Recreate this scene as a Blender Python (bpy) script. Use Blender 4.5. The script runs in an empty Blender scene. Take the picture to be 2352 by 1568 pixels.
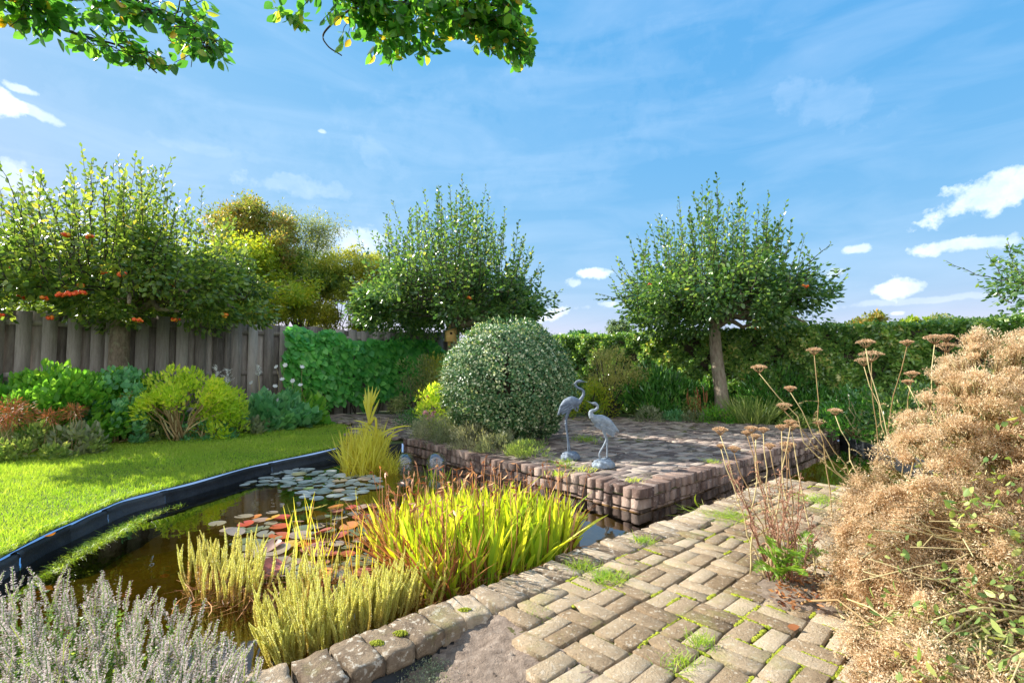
import bpy, bmesh, math
import numpy as np
from mathutils import Vector, geometry

# ------------------------------------------------------------------ camera, sky, sun, exposure
SC = bpy.context.scene
EYE, FOC, PITCH = 1.2, 1120.0, math.radians(2.9)
cam_data = bpy.data.cameras.new("camera")
cam = bpy.data.objects.new("camera", cam_data)
SC.collection.objects.link(cam)
cam_data.sensor_width = 36.0
cam_data.lens = 36.0 * FOC / 2352.0
cam_data.clip_start = 0.05
cam_data.clip_end = 3000
cam.location = (0, 0, EYE)
cam.rotation_euler = (math.pi / 2 + PITCH, 0, 0)
SC.camera = cam

SUN_EL, SUN_AZ = math.radians(32), math.radians(-68)          # azimuth from +Y towards +X
SUN_DIR = Vector((math.sin(SUN_AZ) * math.cos(SUN_EL), math.cos(SUN_AZ) * math.cos(SUN_EL), math.sin(SUN_EL)))
SKY_STRENGTH, SUN_STRENGTH, EXPOSURE = 0.1, 4.9, 1.2
sun_data = bpy.data.lights.new("sun", 'SUN')
sun_data.energy = SUN_STRENGTH
sun_data.angle = math.radians(0.5)
sun_data.color = (1.0, 0.95, 0.86)
sun = bpy.data.objects.new("sun", sun_data)
sun.rotation_euler = SUN_DIR.to_track_quat('Z', 'Y').to_euler()
sun.location = SUN_DIR * 30
SC.collection.objects.link(sun)
SC.view_settings.view_transform = 'Standard'
SC.view_settings.look = 'None'
SC.view_settings.exposure = EXPOSURE
SC.view_settings.gamma = 1.0
SC.render.engine = 'CYCLES'
SC.cycles.max_bounces = 8
SC.cycles.transparent_max_bounces = 12


class NT:
    """small helper to write node trees"""
    def __init__(s, tree):
        s.t = tree
        tree.nodes.clear()

    def n(s, typ, **kw):
        nd = s.t.nodes.new(typ)
        for k, v in kw.items():
            if k == 'inp':
                for kk, vv in v.items():
                    if hasattr(vv, 'is_output'):
                        s.t.links.new(vv, nd.inputs[kk])
                    else:
                        nd.inputs[kk].default_value = vv
            else:
                setattr(nd, k, v)
        return nd

    def math(s, op, a, b=None, c=None, clamp=False):
        nd = s.t.nodes.new('ShaderNodeMath')
        nd.operation = op
        nd.use_clamp = clamp
        for i, v in enumerate((a, b, c)):
            if v is None:
                continue
            if hasattr(v, 'is_output'):
                s.t.links.new(v, nd.inputs[i])
            else:
                nd.inputs[i].default_value = v
        return nd.outputs[0]

    def mix(s, fac, a, b, mode='MIX'):
        nd = s.t.nodes.new('ShaderNodeMix')
        nd.data_type = 'RGBA'
        nd.blend_type = mode
        for k, v in ((0, fac), (6, a), (7, b)):
            if hasattr(v, 'is_output'):
                s.t.links.new(v, nd.inputs[k])
            else:
                nd.inputs[k].default_value = v if k == 0 else (*v[:3], 1)
        return nd.outputs[2]

    def ramp(s, fac, stops, interp='LINEAR'):
        nd = s.t.nodes.new('ShaderNodeValToRGB')
        cr = nd.color_ramp
        cr.interpolation = interp
        while len(cr.elements) > 1:
            cr.elements.remove(cr.elements[-1])
        for i, (p, c) in enumerate(stops):
            e = cr.elements[0] if i == 0 else cr.elements.new(p)
            e.position = p
            e.color = (*c[:3], 1) if hasattr(c, '__len__') else (c, c, c, 1)
        s.t.links.new(fac, nd.inputs[0])
        return nd.outputs[0]

    def link(s, a, b):
        s.t.links.new(a, b)


def ray(px, py):
    """direction through a point of the photo measured on a 2352 x 1568 grid"""
    x, y = (px - 1176) / FOC, -(py - 784) / FOC
    c, s_ = math.cos(PITCH), math.sin(PITCH)
    return Vector((x, c - y * s_, s_ + y * c))


def at(px, py, z=0.0):
    d = ray(px, py)
    t = (z - EYE) / d.z
    return Vector((d.x * t, d.y * t, z))


def dp(px, py, depth):
    d = ray(px, py)
    t = depth / d.y
    return Vector((d.x * t, depth, EYE + d.z * t))


def make_world():
    w = bpy.data.worlds.new("World")
    SC.world = w
    w.use_nodes = True
    k = NT(w.node_tree)
    sky = k.n('ShaderNodeTexSky', sky_type='NISHITA', sun_disc=False, sun_elevation=SUN_EL,
              sun_rotation=SUN_AZ, altitude=0.0, air_density=1.0, dust_density=0.1, ozone_density=2.5)
    skyc = k.n('ShaderNodeHueSaturation', inp={'Saturation': 1.0, 'Value': 1.0, 'Hue': 0.5, 'Color': sky.outputs[0]}).outputs[0]
    # the camera's own tone curve for the sky: less contrast between the horizon and the zenith
    sp = k.n('ShaderNodeSeparateColor', inp={0: skyc})
    skyc = k.n('ShaderNodeCombineColor', inp={0: k.math('MULTIPLY', k.math('POWER', sp.outputs[0], 1.0), .655), 1: k.math('MULTIPLY', k.math('POWER', sp.outputs[1], .371), 1.7),
                                              2: k.math('MULTIPLY', k.math('POWER', sp.outputs[2], .1), 3.5)}).outputs[0]
    tc = k.n('ShaderNodeTexCoord')
    d = tc.outputs['Generated']
    sep = k.n('ShaderNodeSeparateXYZ', inp={0: d})
    az = k.math('ARCTAN2', sep.outputs[0], sep.outputs[1])
    el = k.math('ARCSINE', sep.outputs[2])
    # two scales of noise in (azimuth, elevation) pull the clouds' outlines about
    uv = k.n('ShaderNodeCombineXYZ', inp={0: az, 1: el, 2: 0.0}).outputs[0]
    nz = k.n('ShaderNodeTexNoise', inp={'Vector': uv, 'Scale': 22.0, 'Detail': 7.0, 'Roughness': 0.62})
    ns = k.n('ShaderNodeSeparateColor', inp={0: nz.outputs[1]})
    total = None
    clouds = [  # px, py, half width, half height (px of the photo), tilt, strength
        (2265, 448, 145, 34, 0.28, 1.0), (2205, 565, 105, 15, 0.06, .85), (2055, 664, 44, 22, 0.1, 1.1),
        (1965, 571, 42, 10, 0, .8), (1366, 628, 36, 12, 0.0, 1.0), (1312, 646, 20, 9, 0, .7), (1255, 722, 42, 13, 0.2, 1.0),
        (1398, 697, 26, 7, 0, .6), (1915, 627, 24, 11, 0, .6), (2064, 720, 14, 5, 0, .7), (15, 235, 60, 24, -.3, 1.1), (55, 205, 45, 9, -.1, .7),
        (90, 262, 70, 10, -.25, .6), (40, 420, 60, 40, 0, .6), (810, 560, 70, 32, 0.1, .75),
        (690, 430, 110, 22, -.03, .22), (1900, 230, 120, 40, -.4, .1), (1620, 690, 260, 9, 0.03, .25), (740, 302, 10, 4, 0, .6),
        (470, 340, 130, 12, 0, .08), (1150, 330, 420, 120, .25, .05), (300, 330, 420, 90, .1, .05), (870, 365, 80, 22, -.5, .08), (2120, 690, 220, 7, .02, .3)]
    for (px, py, a, b, tilt, st) in clouds:
        v = ray(px, py)
        caz, cel = math.atan2(v.x, v.y), math.asin(v.z / v.length)
        sx, sy = a / FOC * math.cos(caz) * math.cos(caz) + 1e-4, b / FOC * math.cos(caz)
        da = k.math('SUBTRACT', az, caz)
        de = k.math('SUBTRACT', el, cel)
        ct, sn = math.cos(tilt), math.sin(tilt)
        u = k.math('ADD', k.math('MULTIPLY', da, ct / sx), k.math('MULTIPLY', de, sn / sx))
        vv = k.math('ADD', k.math('MULTIPLY', da, -sn / sy), k.math('MULTIPLY', de, ct / sy))
        # flat bottoms: below the centre the cloud fades sooner
        vv = k.math('ADD', vv, k.math('MULTIPLY', k.math('SUBTRACT', ns.outputs[1], 0.5), 3.6))
        u = k.math('ADD', u, k.math('MULTIPLY', k.math('SUBTRACT', ns.outputs[0], 0.5), 3.6))
        r2 = k.math('ADD', k.math('MULTIPLY', u, u), k.math('MULTIPLY', vv, vv))
        m = k.math('MULTIPLY', k.math('MULTIPLY', k.math('SUBTRACT', 1.5, r2, clamp=True), .62), st)
        total = m if total is None else k.math('ADD', total, m)
    # thin high cirrus
    mp = k.n('ShaderNodeMapping', inp={'Vector': uv, 'Scale': (2.0, 9.0, 1.0), 'Rotation': (0, 0, 0.22)})
    ci = k.n('ShaderNodeTexNoise', inp={'Vector': mp.outputs[0], 'Scale': 1.7, 'Detail': 6.0, 'Roughness': 0.55, 'Distortion': 0.6})
    cir = k.ramp(ci.outputs[0], [(0.42, 0.0), (0.72, 1.0)])
    total = k.math('MULTIPLY', k.math('MINIMUM', total, .9), k.ramp(nz.outputs[0], [(0.25, .45), (0.62, 1.0)]))
    cir = k.math('MULTIPLY', cir, 0.09)
    # unseen broken cumulus added behind the camera to brighten the shaded sides
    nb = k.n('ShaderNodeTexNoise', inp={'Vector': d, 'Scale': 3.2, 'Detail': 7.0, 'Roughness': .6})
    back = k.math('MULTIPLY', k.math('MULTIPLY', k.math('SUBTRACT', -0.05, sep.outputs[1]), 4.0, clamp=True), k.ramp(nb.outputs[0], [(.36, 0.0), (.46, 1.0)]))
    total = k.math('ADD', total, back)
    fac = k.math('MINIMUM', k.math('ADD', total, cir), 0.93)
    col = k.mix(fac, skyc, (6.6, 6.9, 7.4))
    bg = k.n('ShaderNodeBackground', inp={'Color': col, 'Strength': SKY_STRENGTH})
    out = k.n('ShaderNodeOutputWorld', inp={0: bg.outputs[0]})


make_world()

# ------------------------------------------------------------------ mesh helpers
COL = SC.collection
R = np.random.default_rng(7)


def unit(a):
    n = np.linalg.norm(a, axis=-1, keepdims=True)
    return a / np.maximum(n, 1e-9)


def rdir(n, zlo=-1.0, zhi=1.0):
    z = R.uniform(zlo, zhi, n)
    t = R.uniform(0, 2 * math.pi, n)
    r = np.sqrt(np.maximum(0, 1 - z * z))
    return np.stack([r * np.cos(t), r * np.sin(t), z], 1)


class MB:
    """collects vertices and faces, then links them as ONE mesh object"""
    def __init__(s):
        s.v, s.f, s.r, s.n = [], [], [], 0

    def add(s, verts, faces, rnd=0.5):
        verts = np.asarray(verts, dtype=np.float64).reshape(-1, 3)
        r = np.broadcast_to(np.asarray(rnd, dtype=np.float64), (len(verts),)) if np.ndim(rnd) == 0 else np.asarray(rnd)
        s.v.append(verts)
        s.r.append(r)
        if isinstance(faces, np.ndarray):
            faces = [faces]
        for fa in faces:
            fa = np.asarray(fa, dtype=np.int64)
            if fa.size:
                s.f.append(fa + s.n)
        s.n += len(verts)

    def build(s, name, mats, parent=None, smooth=False):
        me = bpy.data.meshes.new(name)
        V = np.concatenate(s.v) if s.v else np.zeros((0, 3))
        RR = np.concatenate(s.r) if s.r else np.zeros(0)
        if parent is not None:
            V = V - np.array(parent_world(parent))
        loops = np.concatenate([f.ravel() for f in s.f])
        sizes = np.concatenate([np.full(len(f), f.shape[1]) for f in s.f])
        starts = np.concatenate([[0], np.cumsum(sizes)[:-1]])
        me.vertices.add(len(V))
        me.vertices.foreach_set('co', V.astype(np.float32).ravel())
        me.loops.add(len(loops))
        me.loops.foreach_set('vertex_index', loops.astype(np.int32))
        me.polygons.add(len(sizes))
        me.polygons.foreach_set('loop_start', starts.astype(np.int32))
        if smooth:
            me.polygons.foreach_set('use_smooth', np.ones(len(sizes), dtype=bool))
        at_ = me.attributes.new('rnd', 'FLOAT', 'POINT')
        at_.data.foreach_set('value', RR.astype(np.float32))
        me.update(calc_edges=True)
        me.validate()
        for m in (mats if isinstance(mats, (list, tuple)) else [mats]):
            me.materials.append(m)
        o = bpy.data.objects.new(name, me)
        COL.objects.link(o)
        if parent is not None:
            o.parent = parent
        return o


def parent_world(o):
    v = Vector(o.location)
    while o.parent is not None:
        o = o.parent
        v = v + Vector(o.location)
    return v


def tag(o, label=None, cat=None, group=None, kind=None):
    if label:
        o['label'] = label
    if cat:
        o['category'] = cat
    if group:
        o['group'] = group
    if kind:
        o['kind'] = kind
    return o


def thing(name, label, cat, loc=(0, 0, 0), group=None):
    o = bpy.data.objects.new(name, None)
    o.location = loc
    o.empty_display_size = 0.1
    COL.objects.link(o)
    return tag(o, label, cat, group)


# leaf outlines: (u along, v across, w up) and faces
T_QUAD = (np.array([[0, 0, 0], [.45, -1, .25], [1, 0, -.1], [.45, 1, .25]]), [np.array([[0, 1, 2], [0, 2, 3]])])
T_LEAF = (np.array([[0, 0, 0], [.22, -.75, .2], [.22, 0, 0], [.22, .75, .2], [.55, -1, .22], [.55, 0, -.02], [.55, 1, .22], [.82, -.55, .02], [.82, .55, .02], [1, 0, -.2]]),
          [np.array([[0, 1, 2], [0, 2, 3], [4, 7, 5], [5, 7, 9], [5, 9, 8], [5, 8, 6]]), np.array([[1, 4, 5, 2], [2, 5, 6, 3]])])
T_LEAF5 = (np.array([[0, 0, 0], [.42, -1, .25], [.45, 0, 0], [.42, 1, .25], [1, 0, -.15]]), [np.array([[0, 1, 2], [0, 2, 3], [1, 4, 2], [2, 4, 3]])])
T_HEART = (np.array([[0.06, 0, 0], [-.1, -.42, .1], [.12, -.92, .12], [.45, -.9, .05], [.8, -.38, -.1], [1.05, 0, -.22], [.8, .38, -.1], [.45, .9, .05], [.12, .92, .12], [-.1, .42, .1], [.45, 0, -.02]]),
           [np.array([[0, 1, 10], [1, 2, 10], [2, 3, 10], [3, 4, 10], [4, 5, 10], [5, 6, 10], [6, 7, 10], [7, 8, 10], [8, 9, 10], [9, 0, 10]])])
T_FLAT = (np.array([[-.5, -1, 0], [.5, -1, 0], [.5, 1, 0], [-.5, 1, 0]]), [np.array([[0, 1, 2, 3]])])


def scatter(mb, tpl, P, A, L, W, B=None, rnd=None, roll=1.0):
    """leaves at P along unit axes A; side direction from B (or the horizon) plus a random roll"""
    tv, tf = tpl
    P = np.asarray(P, float)
    N = len(P)
    if N == 0:
        return
    A = unit(np.asarray(A, float))
    if B is None:
        up = np.tile([0., 0., 1.], (N, 1)) + R.normal(0, 0.45 * roll, (N, 3))
        B = np.cross(A, up)
    B = unit(B - A * np.sum(A * B, 1, keepdims=True))
    C = np.cross(B, A) * -1.0
    L = np.broadcast_to(np.asarray(L, float), (N,))
    W = np.broadcast_to(np.asarray(W, float), (N,))
    u, v, w = tv[:, 0], tv[:, 1], tv[:, 2]
    V = (P[:, None, :] + (u[None] * L[:, None])[..., None] * A[:, None, :] + (v[None] * W[:, None] * .5)[..., None] * B[:, None, :]
         - (w[None] * W[:, None] * .5)[..., None] * C[:, None, :] * -1)
    k = len(tv)
    off = (np.arange(N) * k)[:, None, None]
    faces = [(f[None] + off).reshape(-1, f.shape[1]) for f in tf]
    if rnd is None:
        rnd = R.random(N)
    mb.add(V.reshape(-1, 3), faces, np.repeat(rnd, k))


def tubes(mb, paths, radii, sides=5, rnd=None):
    """paths N,K,3; radii N,K"""
    paths = np.asarray(paths, float)
    if paths.ndim == 2:
        paths = paths[None]
    N, K, _ = paths.shape
    radii = np.broadcast_to(np.asarray(radii, float), (N, K))
    T = unit(np.gradient(paths, axis=1))
    ref = np.where(np.abs(T[:, :1, 2:3]) > .9, np.array([1., 0, 0]), np.array([0., 0, 1.]))
    ref = np.repeat(ref, K, 1)
    U = unit(np.cross(T, ref))
    W = np.cross(T, U)
    a = np.arange(sides) / sides * 2 * math.pi
    V = paths[:, :, None, :] + radii[:, :, None, None] * (np.cos(a)[None, None, :, None] * U[:, :, None, :] + np.sin(a)[None, None, :, None] * W[:, :, None, :])
    idx = np.arange(N * K * sides).reshape(N, K, sides)
    q = np.stack([idx[:, :-1], np.roll(idx[:, :-1], -1, 2), np.roll(idx[:, 1:], -1, 2), idx[:, 1:]], -1).reshape(-1, 4)
    caps = [q]
    if sides >= 3:
        caps.append(idx[:, -1].reshape(-1, sides))
        caps.append(idx[:, 0, ::-1].reshape(-1, sides))
    if rnd is None:
        rnd = R.random(N)
    mb.add(V.reshape(-1, 3), caps, np.repeat(np.broadcast_to(rnd, (N,)), K * sides))


def ribbons(mb, paths, widths, side, rnd=None, grad=None):
    """flat blades: paths N,K,3, widths N,K, side N,3"""
    N, K, _ = paths.shape
    s_ = unit(np.asarray(side, float))[:, None, :]
    V = np.stack([paths - s_ * widths[..., None] * .5, paths + s_ * widths[..., None] * .5], 2)
    idx = np.arange(N * K * 2).reshape(N, K, 2)
    q = np.stack([idx[:, :-1, 0], idx[:, :-1, 1], idx[:, 1:, 1], idx[:, 1:, 0]], -1).reshape(-1, 4)
    if rnd is None:
        rnd = R.random(N)
    rv = np.repeat(rnd, K * 2)
    if grad is not None:
        rv = np.clip(rv + np.tile(np.repeat(grad, 2), N), 0, 1)
    mb.add(V.reshape(-1, 3), q, rv)


def curve_paths(base, tip, bend, K=5):
    """paths from base to tip bowed by vector bend"""
    t = np.linspace(0, 1, K)[None, :, None]
    return base[:, None] * (1 - t) + tip[:, None] * t + bend[:, None] * (t * (1 - t) * 4 if False else t * (1 - t)) * 2


def spline(pts, n=12):
    """Catmull-Rom through points"""
    p = np.asarray([tuple(q) for q in pts], float)
    p = np.vstack([2 * p[0] - p[1], p, 2 * p[-1] - p[-2]])
    out = []
    for i in range(1, len(p) - 2):
        t = np.linspace(0, 1, n, endpoint=False)[:, None]
        a, b, c, d = p[i - 1], p[i], p[i + 1], p[i + 2]
        out.append(.5 * ((2 * b) + (-a + c) * t + (2 * a - 5 * b + 4 * c - d) * t ** 2 + (-a + 3 * b - 3 * c + d) * t ** 3))
    out.append(p[-2][None])
    return np.vstack(out)


def inside(poly, X, Y):
    poly = np.asarray([(q[0], q[1]) for q in poly])
    n = len(poly)
    res = np.zeros(len(X), bool)
    j = n - 1
    for i in range(n):
        xi, yi, xj, yj = *poly[i], *poly[j]
        c = ((yi > Y) != (yj > Y)) & (X < (xj - xi) * (Y - yi) / (yj - yi + 1e-12) + xi)
        res ^= c
        j = i
    return res


def in_poly(poly, n):
    p = np.asarray([(q[0], q[1]) for q in poly])
    lo, hi = p.min(0), p.max(0)
    out = np.zeros((0, 2))
    while len(out) < n:
        c = R.uniform(lo, hi, (max(n, 64) * 2, 2))
        out = np.vstack([out, c[inside(poly, c[:, 0], c[:, 1])]])
    return out[:n]


def poly_faces(mb, outer, holes, z):
    """a flat sheet with holes"""
    loops = [[Vector((p[0], p[1], 0)) for p in outer]] + [[Vector((p[0], p[1], 0)) for p in h] for h in holes]
    tris = geometry.tessellate_polygon(loops)
    allp = [p for l in loops for p in l]
    tris = np.array(tris)
    P = np.array([(p.x, p.y, z) for p in allp])
    a, b, c = P[tris[:, 0]], P[tris[:, 1]], P[tris[:, 2]]
    flip = np.cross(b - a, c - a)[:, 2] < 0
    tris[flip] = tris[flip][:, ::-1]
    mb.add(P, tris)


# ------------------------------------------------------------------ materials
def new_mat(name):
    m = bpy.data.materials.new(name)
    m.use_nodes = True
    return m, NT(m.node_tree)


def finish(k, shader, disp=None):
    k.n('ShaderNodeOutputMaterial', inp={0: shader})


LEAF_GAIN = 1.6


def leaf_mat(name, stops, trans=0.35, tcol=None, rough=0.45, spec=0.35, noise=None, tgain=2.2):
    """leaves: colour by the leaf's own random value, thin enough to let light through"""
    m, k = new_mat(name)
    g_ = LEAF_GAIN if max(x[1] for p_, x in stops) < .37 else 1.0
    stops = [(p_, tuple(min(.9, v * g_) for v in x)) for p_, x in stops]
    a = k.n('ShaderNodeAttribute', attribute_name='rnd')
    c = k.ramp(a.outputs['Fac'], stops)
    if noise:
        tc = k.n('ShaderNodeTexCoord')
        nz = k.n('ShaderNodeTexNoise', inp={'Vector': tc.outputs['Object'], 'Scale': noise[0], 'Detail': 3.0})
        f = k.ramp(nz.outputs[0], [(.42, 0.0), (.62, 1.0)])
        c = k.mix(k.math('MULTIPLY', f, noise[2] if len(noise) > 2 else .8), c, noise[1])
    p = k.n('ShaderNodeBsdfPrincipled', inp={'Base Color': c, 'Roughness': rough, 'Specular IOR Level': spec})
    tc_ = k.mix(1.0, c, tcol or (tgain * 1.05, tgain, tgain * .45), 'MULTIPLY')
    t = k.n('ShaderNodeBsdfTranslucent', inp={'Color': tc_})
    mx = k.n('ShaderNodeMixShader', inp={0: trans, 1: p.outputs[0], 2: t.outputs[0]})
    finish(k, mx.outputs[0])
    return m


def surf_mat(name, stops, scale=8.0, rough=0.85, bump=0.3, bscale=None, detail=8.0, attr=0.35, spec=0.25, stretch=None, extra=None, metallic=0.0):
    """rough matter: colour from noise and each piece's random value, with bump"""
    m, k = new_mat(name)
    tc = k.n('ShaderNodeTexCoord')
    vec = tc.outputs['Object']
    if stretch:
        vec = k.n('ShaderNodeMapping', inp={'Vector': vec, 'Scale': stretch}).outputs[0]
    a = k.n('ShaderNodeAttribute', attribute_name='rnd')
    nz = k.n('ShaderNodeTexNoise', inp={'Vector': vec, 'Scale': scale, 'Detail': detail, 'Roughness': .65})
    f = k.math('ADD', k.math('MULTIPLY', nz.outputs[0], 1 - attr), k.math('MULTIPLY', a.outputs['Fac'], attr))
    c = k.ramp(f, stops)
    if extra:
        c = extra(k, c, tc, a)
    nb = k.n('ShaderNodeTexNoise', inp={'Vector': vec, 'Scale': bscale or scale * 5, 'Detail': 6.0, 'Roughness': .7})
    b = k.n('ShaderNodeBump', inp={'Strength': bump, 'Distance': 0.02, 'Height': nb.outputs[0]})
    p = k.n('ShaderNodeBsdfPrincipled', inp={'Base Color': c, 'Roughness': rough, 'Specular IOR Level': spec, 'Normal': b.outputs[0], 'Metallic': metallic})
    finish(k, p.outputs[0])
    return m


def lichen(col=(.42, .42, .36), amt=.8, sc=26.0, lo=.58, hi=.66, moss=None):
    def f(k, c, tc, a):
        n1 = k.n('ShaderNodeTexNoise', inp={'Vector': tc.outputs['Object'], 'Scale': sc, 'Detail': 4.0, 'Roughness': .6})
        c = k.mix(k.math('MULTIPLY', k.ramp(n1.outputs[0], [(lo, 0.0), (hi, 1.0)]), amt), c, col)
        if moss:
            n2 = k.n('ShaderNodeTexNoise', inp={'Vector': tc.outputs['Object'], 'Scale': 3.1, 'Detail': 7.0, 'Roughness': .7})
            c = k.mix(k.math('MULTIPLY', k.ramp(n2.outputs[0], [(.53, 0.0), (.66, 1.0)]), moss[1]), c, moss[0])
        return c
    return f


M = {}
M['bark'] = surf_mat('bark', [(.3, (.12, .09, .065)), (.5, (.27, .21, .155)), (.7, (.42, .35, .27))], 16, .9, 1.0, 40, stretch=(1, 1, .35), attr=.1, extra=lichen((.33, .34, .22), .5, 12, .55, .65))
M['dark_bark'] = surf_mat('dark_bark', [(.3, (.03, .025, .02)), (.7, (.1, .085, .065))], 20, .9, .6, attr=.1)
M['apple_leaf'] = leaf_mat('apple_leaf', [(0, (.02, .055, .018)), (.45, (.05, .105, .03)), (.85, (.13, .19, .055)), (1, (.26, .24, .08))], .34, rough=.32, spec=.8, tgain=2.3)
M['apple_leaf_sunlit'] = leaf_mat('apple_leaf_sunlit', [(0, (.032, .068, .016)), (.45, (.08, .13, .028)), (.86, (.18, .22, .045)), (1, (.34, .25, .05))], .4, rough=.32, spec=.7, tgain=2.2)  # yellower copy of the apple leaf: sunlight on the left tree put into its colour
M['over_leaf'] = leaf_mat('over_leaf', [(0, (.018, .07, .014)), (.6, (.04, .12, .02)), (.93, (.1, .18, .025)), (1, (.34, .2, .03))], .48, rough=.35, spec=.6, tgain=3.0)
M['olive_leaf'] = leaf_mat('olive_leaf', [(0, (.08, .11, .03)), (.45, (.13, .15, .035)), (.75, (.19, .14, .045)), (1, (.26, .15, .05))], .42, tgain=2.0)
M['willow_leaf'] = leaf_mat('willow_leaf', [(0, (.09, .12, .05)), (.6, (.14, .17, .07)), (1, (.24, .22, .1))], .4, tgain=1.9)
M['lime_leaf'] = leaf_mat('lime_leaf', [(0, (.09, .16, .02)), (.5, (.17, .22, .025)), (.9, (.28, .26, .03)), (1, (.4, .28, .03))], .48, tgain=2.2)
M['gold_leaf'] = leaf_mat('gold_leaf', [(0, (.12, .15, .03)), (.5, (.2, .22, .04)), (.9, (.3, .28, .055)), (1, (.4, .29, .06))], .42, tgain=1.9)
M['pale_gold_leaf'] = leaf_mat('pale_gold_leaf', [(0, (.34, .32, .08)), (.5, (.46, .43, .13)), (1, (.55, .48, .2))], .45, tcol=(1.3, 1.3, .8))
M['deep_leaf'] = leaf_mat('deep_leaf', [(0, (.012, .05, .016)), (.6, (.03, .1, .022)), (1, (.07, .16, .03))], .25, rough=.4, spec=.5)
M['laurel_leaf'] = leaf_mat('laurel_leaf', [(0, (.022, .075, .016)), (.6, (.05, .145, .026)), (.9, (.1, .22, .04)), (1, (.2, .28, .07))], .3, rough=.24, spec=.9)
M['vine_leaf'] = leaf_mat('vine_leaf', [(0, (.04, .18, .04)), (.6, (.08, .27, .06)), (1, (.15, .36, .09))], .36, rough=.4, spec=.5)
M['hedge_leaf'] = leaf_mat('hedge_leaf', [(0, (.04, .1, .025)), (.5, (.1, .19, .04)), (.9, (.23, .31, .08)), (1, (.36, .33, .12))], .28, rough=.28, spec=.9)
M['box_leaf'] = leaf_mat('box_leaf', [(0, (.03, .11, .04)), (.5, (.08, .18, .065)), (.74, (.24, .33, .15)), (1, (.64, .65, .45))], .2, rough=.4, spec=.45)
M['hydrangea_leaf'] = leaf_mat('hydrangea_leaf', [(0, (.04, .13, .018)), (.6, (.09, .22, .03)), (1, (.2, .32, .04))], .4)
M['azalea_leaf'] = leaf_mat('azalea_leaf', [(0, (.12, .2, .025)), (.5, (.27, .35, .04)), (.9, (.36, .365, .06)), (1, (.36, .34, .06))], .48)  # raised leaf colour stands in for sunlight on the yellow-green bush
M['blue_leaf'] = leaf_mat('blue_leaf', [(0, (.05, .15, .07)), (.6, (.1, .24, .12)), (1, (.2, .34, .18))], .35)
M['grey_leaf'] = leaf_mat('grey_leaf', [(0, (.13, .17, .1)), (.6, (.24, .27, .16)), (1, (.4, .41, .28))], .3)
M['silver_leaf'] = leaf_mat('silver_leaf', [(0, (.16, .18, .11)), (.5, (.3, .31, .2)), (1, (.5, .47, .33))], .3)
M['rust'] = leaf_mat('rust', [(0, (.14, .05, .02)), (1, (.38, .15, .06))], .3, tcol=(1.5, 1.2, .8))
M['ground_leaf'] = leaf_mat('ground_leaf', [(0, (.06, .11, .03)), (.6, (.15, .2, .06)), (1, (.3, .32, .12))], .35)
M['grass'] = leaf_mat('grass', [(0, (.14, .29, .03)), (.5, (.27, .43, .04)), (.92, (.42, .52, .08)), (1, (.55, .5, .22))], .45, rough=.5, spec=.3, noise=(.9, (.38, .47, .07), .5), tgain=1.6)
M['reed'] = leaf_mat('reed', [(0, (.36, .18, .05)), (.18, (.55, .46, .06)), (.5, (.7, .64, .07)), (1, (.75, .7, .16))], .5, tcol=(1.2, 1.2, .7))
M['arrow'] = leaf_mat('arrow', [(0, (.12, .28, .02)), (.3, (.34, .45, .03)), (.65, (.58, .6, .04)), (1, (.7, .66, .12))], .45, tcol=(1.5, 1.5, .6))
M['dead_leaf'] = leaf_mat('dead_leaf', [(0, (.08, .025, .012)), (.5, (.22, .085, .03)), (1, (.45, .25, .11))], .3, tcol=(1.3, 1.1, .8))
M['mare_tail'] = leaf_mat('mare_tail', [(0, (.5, .3, .12)), (.25, (.66, .58, .18)), (.6, (.74, .73, .26)), (1, (.8, .8, .4))], .5, tcol=(1.15, 1.15, .9))
M['tan'] = leaf_mat('tan', [(0, (.4, .25, .12)), (.35, (.65, .47, .28)), (.7, (.8, .63, .41)), (1, (.89, .77, .57))], .45, tcol=(1.1, 1.05, .95), rough=.8, spec=.1)
M['tan_stem'] = leaf_mat('tan_stem', [(0, (.24, .14, .06)), (.6, (.5, .38, .18)), (1, (.62, .54, .28))], .1, tcol=(1, 1, 1), rough=.8)
M['brown_stem'] = leaf_mat('brown_stem', [(0, (.12, .05, .03)), (1, (.4, .22, .14))], .1, tcol=(1, 1, 1), rough=.8)
M['yarrow_head'] = leaf_mat('yarrow_head', [(0, (.36, .23, .12)), (.6, (.66, .47, .29)), (1, (.78, .6, .4))], .35, tcol=(1.1, 1, .9), rough=.85)
M['mint_flower'] = leaf_mat('mint_flower', [(0, (.38, .29, .27)), (.5, (.6, .52, .48)), (1, (.82, .76, .73))], .42, tcol=(1.1, 1.05, 1.05), rough=.7)
M['mint_leaf'] = leaf_mat('mint_leaf', [(0, (.09, .19, .04)), (.6, (.22, .33, .08)), (1, (.42, .48, .2))], .42)
M['pink'] = leaf_mat('pink', [(0, (.7, .3, .36)), (1, (.85, .62, .64))], .35, tcol=(1.1, 1, 1))
M['white_petal'] = leaf_mat('white_petal', [(0, (.7, .7, .68)), (1, (.85, .85, .83))], .3, tcol=(1.1, 1.1, 1.1))
M['berry'] = leaf_mat('berry', [(0, (.5, .03, .01)), (.6, (.75, .1, .015)), (1, (.85, .3, .03))], .15, tcol=(1, 1, 1), rough=.3, spec=.5)
M['fern'] = leaf_mat('fern', [(0, (.09, .2, .02)), (1, (.26, .4, .05))], .4)
M['moss'] = surf_mat('moss', [(.3, (.17, .21, .015)), (.6, (.36, .38, .035))], 60, .95, .6, 180)
M['soil'] = surf_mat('soil', [(.3, (.11, .08, .06)), (.52, (.25, .19, .145)), (.72, (.42, .34, .27))], 26, .95, .8, 90, attr=.25)
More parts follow.
